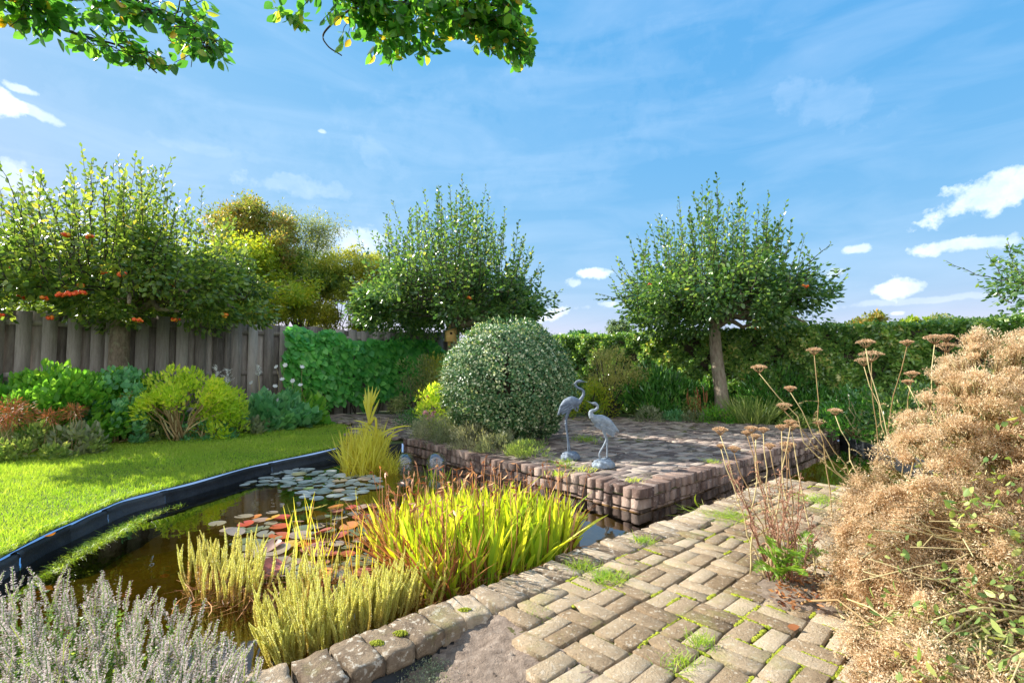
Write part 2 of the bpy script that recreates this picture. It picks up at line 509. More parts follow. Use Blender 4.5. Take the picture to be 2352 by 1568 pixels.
M['core_shade'] = surf_mat('core_shade', [(.3, (.02, .016, .01)), (.7, (.07, .055, .035))], 12, .95, .6)  # dark fill inside hedge and domed bush, coloured as the shade between leaves
M['meadow'] = surf_mat('meadow', [(.3, (.035, .05, .015)), (.7, (.1, .13, .035))], 1.2, .95, .3)
M['path_brick'] = surf_mat('path_brick', [(.28, (.2, .138, .08)), (.42, (.31, .222, .135)), (.58, (.41, .31, .2)), (.75, (.5, .4, .275))], 21, .93, .9, 85, attr=.5, extra=lichen((.6, .53, .42), .55, 46, .58, .63, ((.24, .24, .06), .5)))
M['coping'] = surf_mat('coping', [(.28, (.17, .12, .08)), (.45, (.3, .225, .15)), (.6, (.42, .325, .225)), (.75, (.53, .43, .31))], 17, .93, 1.0, 70, attr=.4, extra=lichen((.64, .58, .48), .7, 34, .57, .62, ((.22, .22, .05), .45)))
M['terrace_brick'] = surf_mat('terrace_brick', [(.26, (.12, .09, .078)), (.42, (.22, .165, .14)), (.58, (.31, .24, .2)), (.75, (.42, .34, .28))], 14, .88, .8, 70, attr=.6, extra=lichen((.44, .38, .32), .5, 24, .58, .64, ((.17, .17, .07), .4)))
M['wall_brick'] = surf_mat('wall_brick', [(.28, (.11, .07, .058)), (.45, (.21, .14, .11)), (.62, (.31, .215, .17)), (.85, (.42, .315, .255))], 13, .9, .8, 70, attr=.5, extra=lichen((.46, .38, .32), .45, 30, .57, .63))
M['joint'] = surf_mat('joint', [(.3, (.05, .036, .022)), (.45, (.1, .085, .04)), (.58, (.17, .19, .025)), (.75, (.25, .28, .03))], 5, .95, .9, 120)
M['mortar'] = surf_mat('mortar', [(.3, (.045, .03, .022)), (.7, (.12, .09, .07))], 20, .95, .5)
M['liner'] = surf_mat('liner', [(.3, (.012, .014, .016)), (.7, (.04, .045, .05))], 9, .6, .25)
M['edging'] = surf_mat('edging', [(.3, (.014, .018, .024)), (.7, (.05, .06, .075))], 7, .68, .6, 40, spec=.3)
M['fence_wood'] = surf_mat('fence_wood', [(.25, (.1, .085, .075)), (.5, (.27, .235, .21)), (.75, (.47, .42, .38))], 5, .9, .5, 30, attr=.45, stretch=(6, 6, .6))
M['statue'] = surf_mat('statue', [(.3, (.13, .17, .22)), (.55, (.24, .29, .35)), (.8, (.4, .45, .5))], 22, .55, .5, 60, attr=0, spec=.5)
M['statue_shaded'] = surf_mat('statue_shaded', [(.3, (.07, .1, .15)), (.55, (.13, .17, .23)), (.8, (.24, .29, .36))], 22, .5, .5, 60, attr=0, spec=.5)  # darker copy for the tall heron: its backlit shade put into the colour
M['slab'] = surf_mat('slab', [(.3, (.13, .13, .12)), (.7, (.3, .3, .28))], 9, .9, .5)
M['house_wood'] = surf_mat('house_wood', [(.3, (.6, .36, .12)), (.7, (.8, .55, .22))], 6, .6, .2, stretch=(5, 5, .7))
M['roof_felt'] = surf_mat('roof_felt', [(.3, (.06, .12, .07)), (.7, (.13, .22, .14))], 20, .8, .4)
M['black'] = surf_mat('black', [(.3, (.01, .01, .01)), (.7, (.02, .02, .02))], 5, .8, .1)
M['pad'] = leaf_mat('pad', [(0, (.13, .15, .13)), (.6, (.22, .235, .22)), (.86, (.31, .32, .31)), (.95, (.45, .3, .2)), (1, (.3, .34, .1))], .04, rough=.3, spec=.9)
M['red_pad'] = leaf_mat('red_pad', [(0, (.11, .14, .07)), (.3, (.22, .2, .13)), (.5, (.34, .25, .19)), (.68, (.3, .13, .09)), (.85, (.4, .06, .035)), (.95, (.52, .22, .04)), (1, (.42, .4, .07))], .12, tcol=(1.3, 1, .8), rough=.25, spec=.9)
M['far_leaf'] = leaf_mat('far_leaf', [(0, (.05, .09, .05)), (1, (.13, .17, .09))], .3)
M['pebble'] = surf_mat('pebble', [(.3, (.5, .48, .45)), (.7, (.75, .74, .71))], 9, .7, .2)


def water_mat():
    m, k = new_mat('water')
    tc = k.n('ShaderNodeTexCoord')
    nz = k.n('ShaderNodeTexNoise', inp={'Vector': tc.outputs['Object'], 'Scale': 5.0, 'Detail': 2.0})
    b = k.n('ShaderNodeBump', inp={'Strength': .035, 'Distance': .05, 'Height': nz.outputs[0]})
    fr = k.n('ShaderNodeFresnel', inp={'IOR': 1.38, 'Normal': b.outputs[0]})
    g = k.n('ShaderNodeBsdfGlossy', inp={'Roughness': .0, 'Color': (.95, .97, 1, 1), 'Normal': b.outputs[0]})
    t = k.n('ShaderNodeBsdfTransparent', inp={'Color': (.74, .6, .25, 1)})
    mx = k.n('ShaderNodeMixShader', inp={0: k.math('MULTIPLY', fr.outputs[0], 1.5, clamp=True), 1: t.outputs[0], 2: g.outputs[0]})
    finish(k, mx.outputs[0])
    return m


M['water'] = water_mat()


def glass_mat():
    m, k = new_mat('clear_glass')
    lw = k.n('ShaderNodeLayerWeight', inp={'Blend': .35})
    g = k.n('ShaderNodeBsdfGlossy', inp={'Roughness': .03, 'Color': (.9, .93, .97, 1)})
    t = k.n('ShaderNodeBsdfTransparent', inp={'Color': (.8, .82, .84, 1)})
    mx = k.n('ShaderNodeMixShader', inp={0: k.math('ADD', k.math('MULTIPLY', lw.outputs[1], .45), .1, clamp=True), 1: t.outputs[0], 2: g.outputs[0]})
    finish(k, mx.outputs[0])
    return m


M['glass'] = glass_mat()
M['pond_bed'] = surf_mat('pond_bed', [(.3, (.16, .11, .02)), (.5, (.42, .28, .05)), (.75, (.58, .42, .11))], 3.2, .95, .5, 18, attr=0)

# ------------------------------------------------------------------ plan of the garden
WATER_Z, TERR_Z = -0.133, 0.0625
D1 = np.array([math.cos(math.radians(42.3)), math.sin(math.radians(42.3))])      # along the path, away from the camera
D2 = np.array([-D1[1], D1[0]])                                                   # to the left of D1
C0 = np.array(at(1474, 1179, WATER_Z)[:2])                                        # near corner of the terrace
WALL_L, WALL_R = 4.3, 6.2
E_L, E_R = C0 + D2 * WALL_L, C0 + D1 * WALL_R
edge_px = [(-300, 1452), (-150, 1372), (0, 1290), (100, 1235), (167, 1205), (233, 1175), (300, 1148), (423, 1117), (583, 1073), (690, 1050), (775, 1031)]
EDGE = spline([at(x, y, -.02) for x, y in edge_px], 6)                            # lawn side of the pond
cope_px = [(1798, 1098), (1568, 1188), (1351, 1263), (1200, 1323), (1084, 1368), (1003, 1394), (905, 1434), (786, 1484), (690, 1524), (573, 1562), (420, 1600), (200, 1640), (-200, 1660)]
COPE = spline([at(x, y, 0) for x, y in cope_px], 8)                               # water side of the coping
K_CORNER = COPE[0][:2]
FAR_R = [K_CORNER + np.array([.676, -.737]) * 1.2, np.array([5.0, 4.9]), E_R]
COPE_W = .235


def offset_line(P, d):
    T = unit(np.gradient(P[:, :2], axis=0))
    Nn = np.stack([-T[:, 1], T[:, 0]], 1)
    return P[:, :2] + Nn * d


COPE_IN = offset_line(COPE, COPE_W)
POND = [tuple(p[:2]) for p in EDGE] + [tuple(E_L), tuple(C0), tuple(E_R), tuple(FAR_R[1]), tuple(FAR_R[0])] + [tuple(p[:2]) for p in COPE]
soil_px = [(1150, 1425), (1185, 1462), (1240, 1500), (1320, 1560), (1400, 1640), (1420, 1800)]
SOIL_EDGE = [np.array(at(x, y, 0)[:2]) for x, y in soil_px]
i_s = int(np.argmin(np.linalg.norm(COPE_IN - SOIL_EDGE[0], axis=1)))
HOLE = ([tuple(p[:2]) for p in EDGE] + [tuple(E_L), tuple(C0), tuple(E_R), tuple(FAR_R[1]), tuple(FAR_R[0])] + [tuple(p) for p in COPE_IN[:i_s]]
        + [tuple(p) for p in SOIL_EDGE] + [(0.1, .75), (-1.4, .75), (-3.6, .9)])


def setting():
    mb = MB()
    g = 400
    poly_faces(mb, [(-g, -60), (g, -60), (g, g), (-g, g)], [HOLE], 0.0)
    tag(mb.build('ground', M['meadow']), kind='structure')
    # pond basin: sloping liner sides and a silty bed
    mb = MB()
    P = np.array(POND)
    cen = P.mean(0)
    n = len(P)
    inner = cen + (P - cen) * .93
    V = np.vstack([np.c_[P, np.full(n, -.15)], np.c_[P * .999 + cen * .001, np.full(n, -.3)], np.c_[inner, np.full(n, -.42)]])
    i = np.arange(n)
    j = (i + 1) % n
    mb.add(V, [np.stack([i, j, j + n, i + n], 1), np.stack([i + n, j + n, j + 2 * n, i + 2 * n], 1)])
    for a_, b_ in ((tuple(EDGE[-1][:2]), tuple(E_L)), (tuple(E_R), tuple(FAR_R[1])), (tuple(FAR_R[1]), tuple(FAR_R[0])), (tuple(FAR_R[0]), tuple(COPE[0][:2]))):
        mb.add([(*a_, -.4), (*b_, -.4), (*b_, .0), (*a_, .0)], np.array([[0, 1, 2, 3]]))
    b2 = MB()
    gx, gy = np.meshgrid(np.linspace(P[:, 0].min(), P[:, 0].max(), 90), np.linspace(P[:, 1].min(), P[:, 1].max(), 90))
    zz = -.36 + .07 * np.sin(gx * 2.1 + gy * 1.3) + .05 * np.sin(gx * 4.3 - gy * 3.1) + .012 * np.sin(gx * 15 + 2 * np.sin(gy * 7))
    shelf = np.exp(-((gx + 2.3) ** 2 + (gy - 3.2) ** 2) / .8)
    zz = np.minimum(zz + .2 * shelf, -.165)
    idx = np.arange(8100).reshape(90, 90)
    q = np.stack([idx[:-1, :-1], idx[:-1, 1:], idx[1:, 1:], idx[1:, :-1]], -1).reshape(-1, 4)
    cx, cy = gx.ravel()[q].mean(1), gy.ravel()[q].mean(1)
    q = q[inside(POND, cx, cy)]
    b2.add(np.stack([gx, gy, zz], -1).reshape(-1, 3), q)
    tag(mb.build('pond_wall', M['liner']), kind='structure')
    tag(b2.build('pond_floor', M['pond_bed'], smooth=True), kind='structure')
    w = MB()
    poly_faces(w, POND, [], WATER_Z)
    tag(w.build('water', M['water']), kind='structure')


setting()


# ------------------------------------------------------------------ bricks
def brick_batch(mb, cx, cy, z, ang, L, W, H, bev=.006, jit=.0025, tilt=.012, rnd=None):
    """bevelled bricks, tops at z"""
    N = len(cx)
    hl, hw = L / 2, W / 2
    base = []
    for (b, zz) in ((0, -H), (0, -bev), (bev, 0)):
        for sx, sy in ((-1, -1), (1, -1), (1, 1), (-1, 1)):
            base.append((sx, sy, b, zz))
    base = np.array(base)
    hl = np.broadcast_to(hl, (N,))
    hw = np.broadcast_to(hw, (N,))
    X = base[None, :, 0] * (hl[:, None] - base[None, :, 2])
    Y = base[None, :, 1] * (hw[:, None] - base[None, :, 2])
    Z = np.repeat(base[None, :, 3], N, 0).copy()
    X = X + R.normal(0, jit, (N, 4))[:, np.tile(np.arange(4), 3)]
    Y = Y + R.normal(0, jit, (N, 4))[:, np.tile(np.arange(4), 3)]
    tx, ty = R.normal(0, tilt, N), R.normal(0, tilt, N)
    Z = Z + X * tx[:, None] + Y * ty[:, None] + R.normal(0, jit * .6, (N, 12)) * (base[None, :, 3] > -H + 1e-6)
    c, s_ = np.cos(ang), np.sin(ang)
    c, s_ = np.broadcast_to(c, (N,))[:, None], np.broadcast_to(s_, (N,))[:, None]
    V = np.stack([cx[:, None] + X * c - Y * s_, cy[:, None] + X * s_ + Y * c, np.broadcast_to(z, (N,))[:, None] + Z], -1)
    f = []
    for r in (0, 4):
        for i in range(4):
            j = (i + 1) % 4
            f.append((r + i, r + j, r + 4 + j, r + 4 + i))
    f.append((8, 9, 10, 11))
    f = np.array(f)
    faces = (f[None] + (np.arange(N) * 12)[:, None, None]).reshape(-1, 4)
    if rnd is None:
        rnd = R.random(N)
    mb.add(V.reshape(-1, 3), faces, np.repeat(rnd, 12))


def basket(poly, origin, unit_len=.206):
    """basket weave: pairs of bricks laid alternately along D1 and D2; returns centres and angles inside poly"""
    u0 = unit_len
    cs, an = [], []
    ang = math.atan2(D1[1], D1[0])
    for i in range(-60, 61):
        for j in range(-60, 61):
            c = np.array(origin) + D1 * (i * u0) + D2 * (j * u0)
            if (i + j) % 2 == 0:
                for s_ in (-1, 1):
                    cs.append(c + D2 * s_ * u0 / 4)
                    an.append(ang)
            else:
                for s_ in (-1, 1):
                    cs.append(c + D1 * s_ * u0 / 4)
                    an.append(ang + math.pi / 2)
    cs, an = np.array(cs), np.array(an)
    k = inside(poly, cs[:, 0], cs[:, 1])
    return cs[k], an[k]


# path: pavers of the walk on the near side
far_in = COPE_IN[0]
pr = far_in + np.array([.676, -.737]) * 1.9
PATH = [tuple(far_in + D1 * .02)] + [tuple(p) for p in COPE_IN[1:i_s]] + [tuple(p) for p in SOIL_EDGE[:5]] + [(.9, .7), (2.2, .7), (2.6, 2.2), tuple(pr)]


def path_and_terrace():
    b = MB()
    poly_faces(b, PATH, [], .0035)
    c, a = basket(PATH[:i_s] + [tuple(np.array(p) + np.array([-.075, .03])) for p in SOIL_EDGE[:5]] + PATH[i_s + 5:], COPE_IN[i_s] + D1 * .32 - D2 * .12)
    n = len(c)
    # the walk has settled unevenly
    dz = .004 * np.sin(c[:, 0] * 3.1 + 1) * np.sin(c[:, 1] * 2.7) + R.normal(0, .0022, n)
    base = b.build('path', M['joint'])
    tag(base, kind='structure')
    m = MB()
    brick_batch(m, c[:, 0] + R.normal(0, .003, n), c[:, 1] + R.normal(0, .003, n), .024 + dz, a + R.normal(0, .014, n), .194 + R.normal(0, .003, n), .0915 + R.normal(0, .002, n), .04, bev=.004, jit=.0026, tilt=.016)
    m.build('paving', M['path_brick'], base)
    # terrace
    ins = .21
    T = [C0 + D1 * ins + D2 * ins, C0 + D1 * (WALL_R) + D2 * ins, np.array([4.6, 10.2]), np.array([2.2, 11.2]), np.array([-1.0, 11.9]), np.array([-4.6, 11.6]),
         np.array([-4.7, 10.6]), np.array([-3.2, 9.9]), np.array([-2.75, 8.3]), E_L + D1 * ins - D2 * .1]
    t = MB()
    poly_faces(t, [tuple(p) for p in T], [], TERR_Z - .016)
    tb = t.build('terrace', M['joint'])
    tag(tb, kind='structure')
    c, a = basket([tuple(p) for p in T], C0 + D1 * .315 + D2 * .315)
    n = len(c)
    dz = .012 * np.sin(c[:, 0] * 2.3 + .6) * np.sin(c[:, 1] * 1.9) + R.normal(0, .005, n)
    m = MB()
    brick_batch(m, c[:, 0], c[:, 1], TERR_Z + dz, a + R.normal(0, .02, n), .197, .095, .04, bev=.006, jit=.003, tilt=.035)
    m.build('paving', M['terrace_brick'], tb)


path_and_terrace()


def terrace_wall():
    o = thing('brick_wall', 'low two-course wall of weathered brown bricks holding the terrace above the pond', 'wall', (C0[0], C0[1], 0))
    core = MB()
    for (p, d, L, n_) in ((C0, D2, WALL_L, D1), (C0, D1, WALL_R, D2)):
        a0, a1 = p + n_ * .03 + d * .03, p + d * L + n_ * .03
        b0, b1 = a0 + n_ * .16 + d * (.13), a1 + n_ * .16
        V = [(*a0, -.42), (*a1, -.42), (*b1, -.42), (*b0, -.42), (*a0, TERR_Z - .02), (*a1, TERR_Z - .02), (*b1, TERR_Z - .02), (*b0, TERR_Z - .02)]
        core.add(V, np.array([[0, 1, 5, 4], [1, 2, 6, 5], [2, 3, 7, 6], [3, 0, 4, 7], [4, 5, 6, 7]]))
    core.build('mortar_core', M['mortar'], o)
    for ci, (z, pop) in enumerate(((TERR_Z + .012, 0.0), (TERR_Z - .088, .008), (TERR_Z - .188, .012))):
        m = MB()
        for (d, n_, L) in ((D2, D1, WALL_L), (D1, D2, WALL_R)):
            pitch = .1065
            k = int(L / pitch)
            off = .035 * ci if d is D2 else -.02 * ci
            s_ = (np.arange(k) + .5) * pitch + (0.0 if d is D2 else .1) + off * .5
            if d is D1:
                s_ = s_[s_ > .15]
            c = C0[None] + d[None] * s_[:, None] + n_[None] * (.1 + pop)
            ang = math.atan2(n_[1], n_[0])
            wob = .012 * np.sin(s_ * 2.2 + ci) * (s_ > .4)
            brick_batch(m, c[:, 0] + R.normal(0, .004, k if d is D2 else len(s_)), c[:, 1] + R.normal(0, .004, len(s_)), z + wob + R.normal(0, .004, len(s_)),
                        ang + R.normal(0, .035, len(s_)), .2 + R.normal(0, .005, len(s_)), .092 + R.normal(0, .003, len(s_)), .088, bev=.0045, jit=.004, tilt=.03)
        m.build('brick_course', M['wall_brick'], o)


terrace_wall()


def coping():
    o = thing('pond_coping', 'row of worn lichen-spotted coping bricks between the pond and the brick path', 'coping', (COPE[40][0], COPE[40][1], 0))
    P = COPE[:, :2]
    seg = np.linalg.norm(np.diff(P, axis=0), axis=1)
    s_ = np.concatenate([[0], np.cumsum(seg)])
    # wall under the stones
    core = MB()
    a = offset_line(COPE, .03)
    b = offset_line(COPE, COPE_W - .015)
    n = len(a)
    V = np.vstack([np.c_[a, np.full(n, -.42)], np.c_[a, np.full(n, -.062)], np.c_[b, np.full(n, -.062)], np.c_[b, np.full(n, -.3)]])
    i = np.arange(n - 1)
    core.add(V, np.concatenate([np.stack([i + k * n, i + 1 + k * n, i + 1 + (k + 1) * n, i + (k + 1) * n], 1) for k in range(3)]))
    core.build('lower_course', M['liner'], o)
    row = MB()
    pos, big = .06, []
    t_big = s_[np.argmin(np.abs(P[:, 0] - at(1100, 1362, 0)[0]) + np.abs(P[:, 1] - at(1100, 1362, 0)[1]))]
    data = []
    while pos < s_[-1] - .1:
        w = .104 if pos < t_big else .152 + R.normal(0, .008)
        m_ = pos + w / 2
        c = np.array([np.interp(m_, s_, P[:, 0]), np.interp(m_, s_, P[:, 1])])
        c2 = np.array([np.interp(m_ + .02, s_, P[:, 0]), np.interp(m_ + .02, s_, P[:, 1])])
        t = unit(c2 - c)
        nn = np.array([-t[1], t[0]])
        data.append((c + nn * COPE_W / 2, math.atan2(nn[1], nn[0]), w, pos >= t_big))
        pos += w + .003
    sm = [d for d in data if not d[3]]
    c = np.array([d[0] for d in sm])
    brick_batch(row, c[:, 0], c[:, 1], .028 + R.normal(0, .004, len(c)), np.array([d[1] for d in sm]) + R.normal(0, .03, len(c)), COPE_W + R.normal(0, .012, len(c)), np.array([d[2] for d in sm]) - .008, .085, bev=.006, jit=.005, tilt=.03)
    row.build('brick_row', M['coping'], o)
    for d in data:
        if d[3]:
            st = MB()
            stone(st, d[0], d[1], COPE_W + R.uniform(-.01, .02), d[2] - .006, .075)
            st.build('coping_stone', M['coping'], o, smooth=False)


def stone(mb, c, ang, L, W, H):
    """a worn block: subdivided box with rounded, chipped edges"""
    nx, ny = 9, 7
    bm = bmesh.new()
    bmesh.ops.create_cube(bm, size=1)
    bmesh.ops.subdivide_edges(bm, edges=bm.edges[:], cuts=5, use_grid_fill=True)
    V = np.array([v.co[:] for v in bm.verts])
    F = np.array([[v.index for v in f.verts] for f in bm.faces])
    bm.free()
    q = np.abs(V) * 2
    rr = .055
    V = np.sign(V) * np.where(q > 1 - rr, q, q) / 2
    n = np.linalg.norm(np.maximum(q - (1 - rr), 0), axis=1)
    shrink = np.where(n > rr, (rr / np.maximum(n, 1e-6)), 1)
    ex = np.maximum(q - (1 - rr), 0)
    q2 = np.minimum(q, 1 - rr) + ex * shrink[:, None]
    V = np.sign(V) * q2 / 2 * np.array([L, W, H])
    ph = R.uniform(0, 20, 6)
    V += np.stack([.004 * np.sin(V[:, 1] * 60 + ph[0] + V[:, 2] * 50), .004 * np.sin(V[:, 0] * 50 + ph[1]), .003 * np.sin(V[:, 0] * 45 + ph[2]) + .003 * np.sin(V[:, 1] * 70 + ph[3])], 1)
    V += R.normal(0, .0014, V.shape)
    ch = R.choice(len(V), 9)
    V[ch] *= np.array([.96, .95, .93])
    tx, ty = R.normal(0, .035, 2)
    V[:, 2] += V[:, 0] * tx + V[:, 1] * ty
    a = ang + R.normal(0, .03)
    ca, sa = math.cos(a), math.sin(a)
    W_ = np.stack([c[0] + V[:, 0] * ca - V[:, 1] * sa, c[1] + V[:, 0] * sa + V[:, 1] * ca, V[:, 2] + .022 - H / 2 + R.normal(0, .004)], 1)
    mb.add(W_, F, R.random())


coping()


def pond_edging():
    o = thing('pond_edging', 'dark plastic edging strip curving between lawn and pond', 'edging', tuple(EDGE[20]))
    prof = [(-.02, -.02), (-.018, -.002), (-.006, .003), (.012, .002), (.024, -.006), (.027, -.02), (.02, -.035), (.02, -.075), (.024, -.082), (.024, -.3)]
    P = EDGE
    T = unit(np.gradient(P[:, :2], axis=0))
    Nn = np.stack([T[:, 1], -T[:, 0]], 1)
    cuts = [0, 14, 23, 31, 40, 50, len(P) - 1]
    for a, b in zip(cuts[:-1], cuts[1:]):
        mb = MB()
        n = b - a + 1
        V = []
        wob = .006 * np.sin(np.arange(n) * .8 + a)
        for (u, z) in prof:
            V.append(np.c_[P[a:b + 1, :2] + Nn[a:b + 1] * (u + wob[:, None] * .6), np.full(n, -.02 + z) + wob])
        V = np.vstack(V)
        i = np.arange(n - 1)
        F = np.concatenate([np.stack([i + k * n, i + 1 + k * n, i + 1 + (k + 1) * n, i + (k + 1) * n], 1) for k in range(len(prof) - 1)])
        mb.add(V, F, R.random())
        seg = mb.build('edging_strip', M['edging'], o, smooth=True)
        j = MB()
        c, t = P[b], T[b]
        for q in (-.022, .022):
            pass
        ring = []
        for off in (-.025, .025):
            for (u, z) in prof[:7]:
                cc = c[:2] + t * off + Nn[b] * (u * 1.12 + .002)
                ring.append((*cc, -.02 + z * 1.1 + .006))
        k = len(prof[:7])
        i = np.arange(k - 1)
        j.add(ring, np.concatenate([np.stack([i, i + 1, i + 1 + k, i + k], 1), np.arange(k)[None, :0].reshape(0, 4).astype(int)]))
        j.build('joint_clip', M['edging'], o)


pond_edging()

# soil patch at the near end of the path
def soil_patch():
    P = [tuple(p) for p in COPE_IN[i_s - 2:]] + [(-3.6, .9), (-1.4, .75), (.1, .75)] + [(p[0] + .1, p[1] - .01) for p in SOIL_EDGE[::-1]]
    n = 170
    xs, ys = np.linspace(-3.7, 1.1, n), np.linspace(.7, 2.75, n)
    gx, gy = np.meshgrid(xs, ys)
    # height falls from the path towards the coping
    pe = np.array(SOIL_EDGE)
    d_path = np.min(np.linalg.norm(np.stack([gx, gy], -1)[:, :, None] - pe[None, None], axis=-1), -1)
    d_path = np.where(inside([tuple(q) for q in SOIL_EDGE] + [(3, .5), (3, 3)], gx.ravel(), gy.ravel()).reshape(gx.shape), 0, d_path)
    h = .011 - .12 * np.clip(d_path / .5, 0, 1)
    h += R.normal(0, .004, h.shape) + .008 * np.sin(gx * 31 + gy * 17) * np.sin(gy * 27 - gx * 11)
    idx = np.arange(n * n).reshape(n, n)
    q = np.stack([idx[:-1, :-1], idx[:-1, 1:], idx[1:, 1:], idx[1:, :-1]], -1).reshape(-1, 4)
    cx, cy = gx.ravel()[q].mean(1), gy.ravel()[q].mean(1)
    mb = MB()
    mb.add(np.stack([gx, gy, h], -1).reshape(-1, 3), q[inside(P, cx, cy)])
    tag(mb.build('soil', M['soil'], smooth=True), kind='structure')
    # crumbs and clods
    cl = MB()
    c = in_poly(P, 5200)
    c = c[(c[:, 1] > 1.3) & (c[:, 0] > -.9)]
    dd = np.min(np.linalg.norm(c[:, None] - pe[None], axis=-1), -1)
    z = -.008 - .1 * np.clip(dd / .5, 0, 1)
    oct_ = np.array([[1, 0, 0], [-1, 0, 0], [0, 1, 0], [0, -1, 0], [0, 0, 1], [0, 0, -1]], float)
    of = np.array([[0, 2, 4], [2, 1, 4], [1, 3, 4], [3, 0, 4], [2, 0, 5], [1, 2, 5], [3, 1, 5], [0, 3, 5]])
    r = R.gamma(2, .0028, len(c)) + .002
    V = np.c_[c, z][:, None] + oct_[None] * r[:, None, None] * R.uniform(.5, 1.3, (len(c), 6, 1))
    cl.add(V.reshape(-1, 3), (of[None] + (np.arange(len(c)) * 6)[:, None, None]).reshape(-1, 3), np.repeat(R.random(len(c)), 6))
    tag(cl.build('soil_crumbs', M['soil']), 'loose brown crumbs of earth on the bare soil beside the path', 'soil', kind='stuff')
    # white stones lying on it
    for (px, py, rr) in ((1360, 1475, .008), (1260, 1438, .008), (1300, 1465, .012), (1238, 1500, .009), (1335, 1488, .01), (1180, 1495, .006), (1375, 1515, .008), (1350, 1535, .009), (1315, 1520, .007)):
        px -= 60 if px > 1250 else 20
        w = at(px, py, -.06)
        d_ = np.min(np.linalg.norm(pe - np.array(w[:2]), axis=1))
        w.z = -.004 - .1 * min(d_ / .5, 1)
        bm = bmesh.new()
        bmesh.ops.create_icosphere(bm, subdivisions=2, radius=1)
        V = np.array([v.co[:] for v in bm.verts])
        F = np.array([[v.index for v in f.verts] for f in bm.faces])
        bm.free()
        V = V * (1 + .12 * np.sin(V @ R.normal(0, 2, 3))[:, None]) * np.array([1.25, .9, .6]) * rr
        m_ = MB()
        m_.add(V + np.array(w), F)
        tag(m_.build('pebble', M['pebble'], smooth=True), 'small whitish pebble lying on the bare soil beside the path', 'pebble', 'white pebbles on the soil')


soil_patch()


# ------------------------------------------------------------------ fence and hedge
def box(mb, c, ax, L, W, z0, z1, rnd=None, top=0.0):
    """a board: centre c, long axis ax in plan"""
    ax = np.asarray(ax)
    n = np.array([-ax[1], ax[0]])
    P = [np.asarray(c) + ax * sx * L / 2 + n * sy * W / 2 for sx, sy in ((-1, -1), (1, -1), (1, 1), (-1, 1))]
    V = [(*p, z0) for p in P] + [(P[0][0], P[0][1], z1 + top), (P[1][0], P[1][1], z1 - top), (P[2][0], P[2][1], z1 - top), (P[3][0], P[3][1], z1 + top)]
    mb.add(V, np.array([[0, 1, 5, 4], [1, 2, 6, 5], [2, 3, 7, 6], [3, 0, 4, 7], [4, 5, 6, 7], [3, 2, 1, 0]]), R.random() if rnd is None else rnd)


F0, F1 = np.array(dp(105, 800, 8.55)[:2]), np.array(dp(760, 800, 11.9)[:2])
FDIR = unit(F1 - F0)
FN = np.array([FDIR[1], -FDIR[0]])                 # towards the garden
FLEN = float(np.linalg.norm(F1 - F0))


def fence():
    o = thing('wooden_fence', 'tall weathered grey fence of alternating vertical boards behind the border', 'fence', (F0[0], F0[1], 0))
    pitch, h = .325, 2.13
    s0, panel = -3.0, 1.86
    k = 0
    while s0 < FLEN + 3.2:
        hh = h + (.03, -.02, .02, 0, -.03)[k % 5]
        if s0 + panel < FLEN * .62:
            hh += .04
        post = MB()
        box(post, F0 + FDIR * (s0 - .045) + FN * .01, FDIR, .12, .085, 0, hh + .03)
        post.build('post', M['fence_wood'], o)
        pn = MB()
        for zz in (.32, 1.05, hh - .2):
            box(pn, F0 + FDIR * (s0 + panel / 2), FDIR, panel - .01, .03, zz - .045, zz + .045)
        n = int(panel / pitch)
        for i in range(n + 1):
            u = s0 + .12 + i * pitch
            if u < s0 + panel - .05:
                box(pn, F0 + FDIR * u + FN * .027 + FN * R.normal(0, .002), FDIR, .205 + R.normal(0, .006), .022, .03, hh + R.normal(0, .012), top=R.normal(0, .004))
            u += pitch / 2
            if u < s0 + panel - .05:
                box(pn, F0 + FDIR * u - FN * .027, FDIR, .2 + R.normal(0, .006), .022, .03, hh + R.normal(0, .012) - .01)
        pn.build('fence_panel', M['fence_wood'], o)
        s0 += panel + .09
        k += 1


fence()


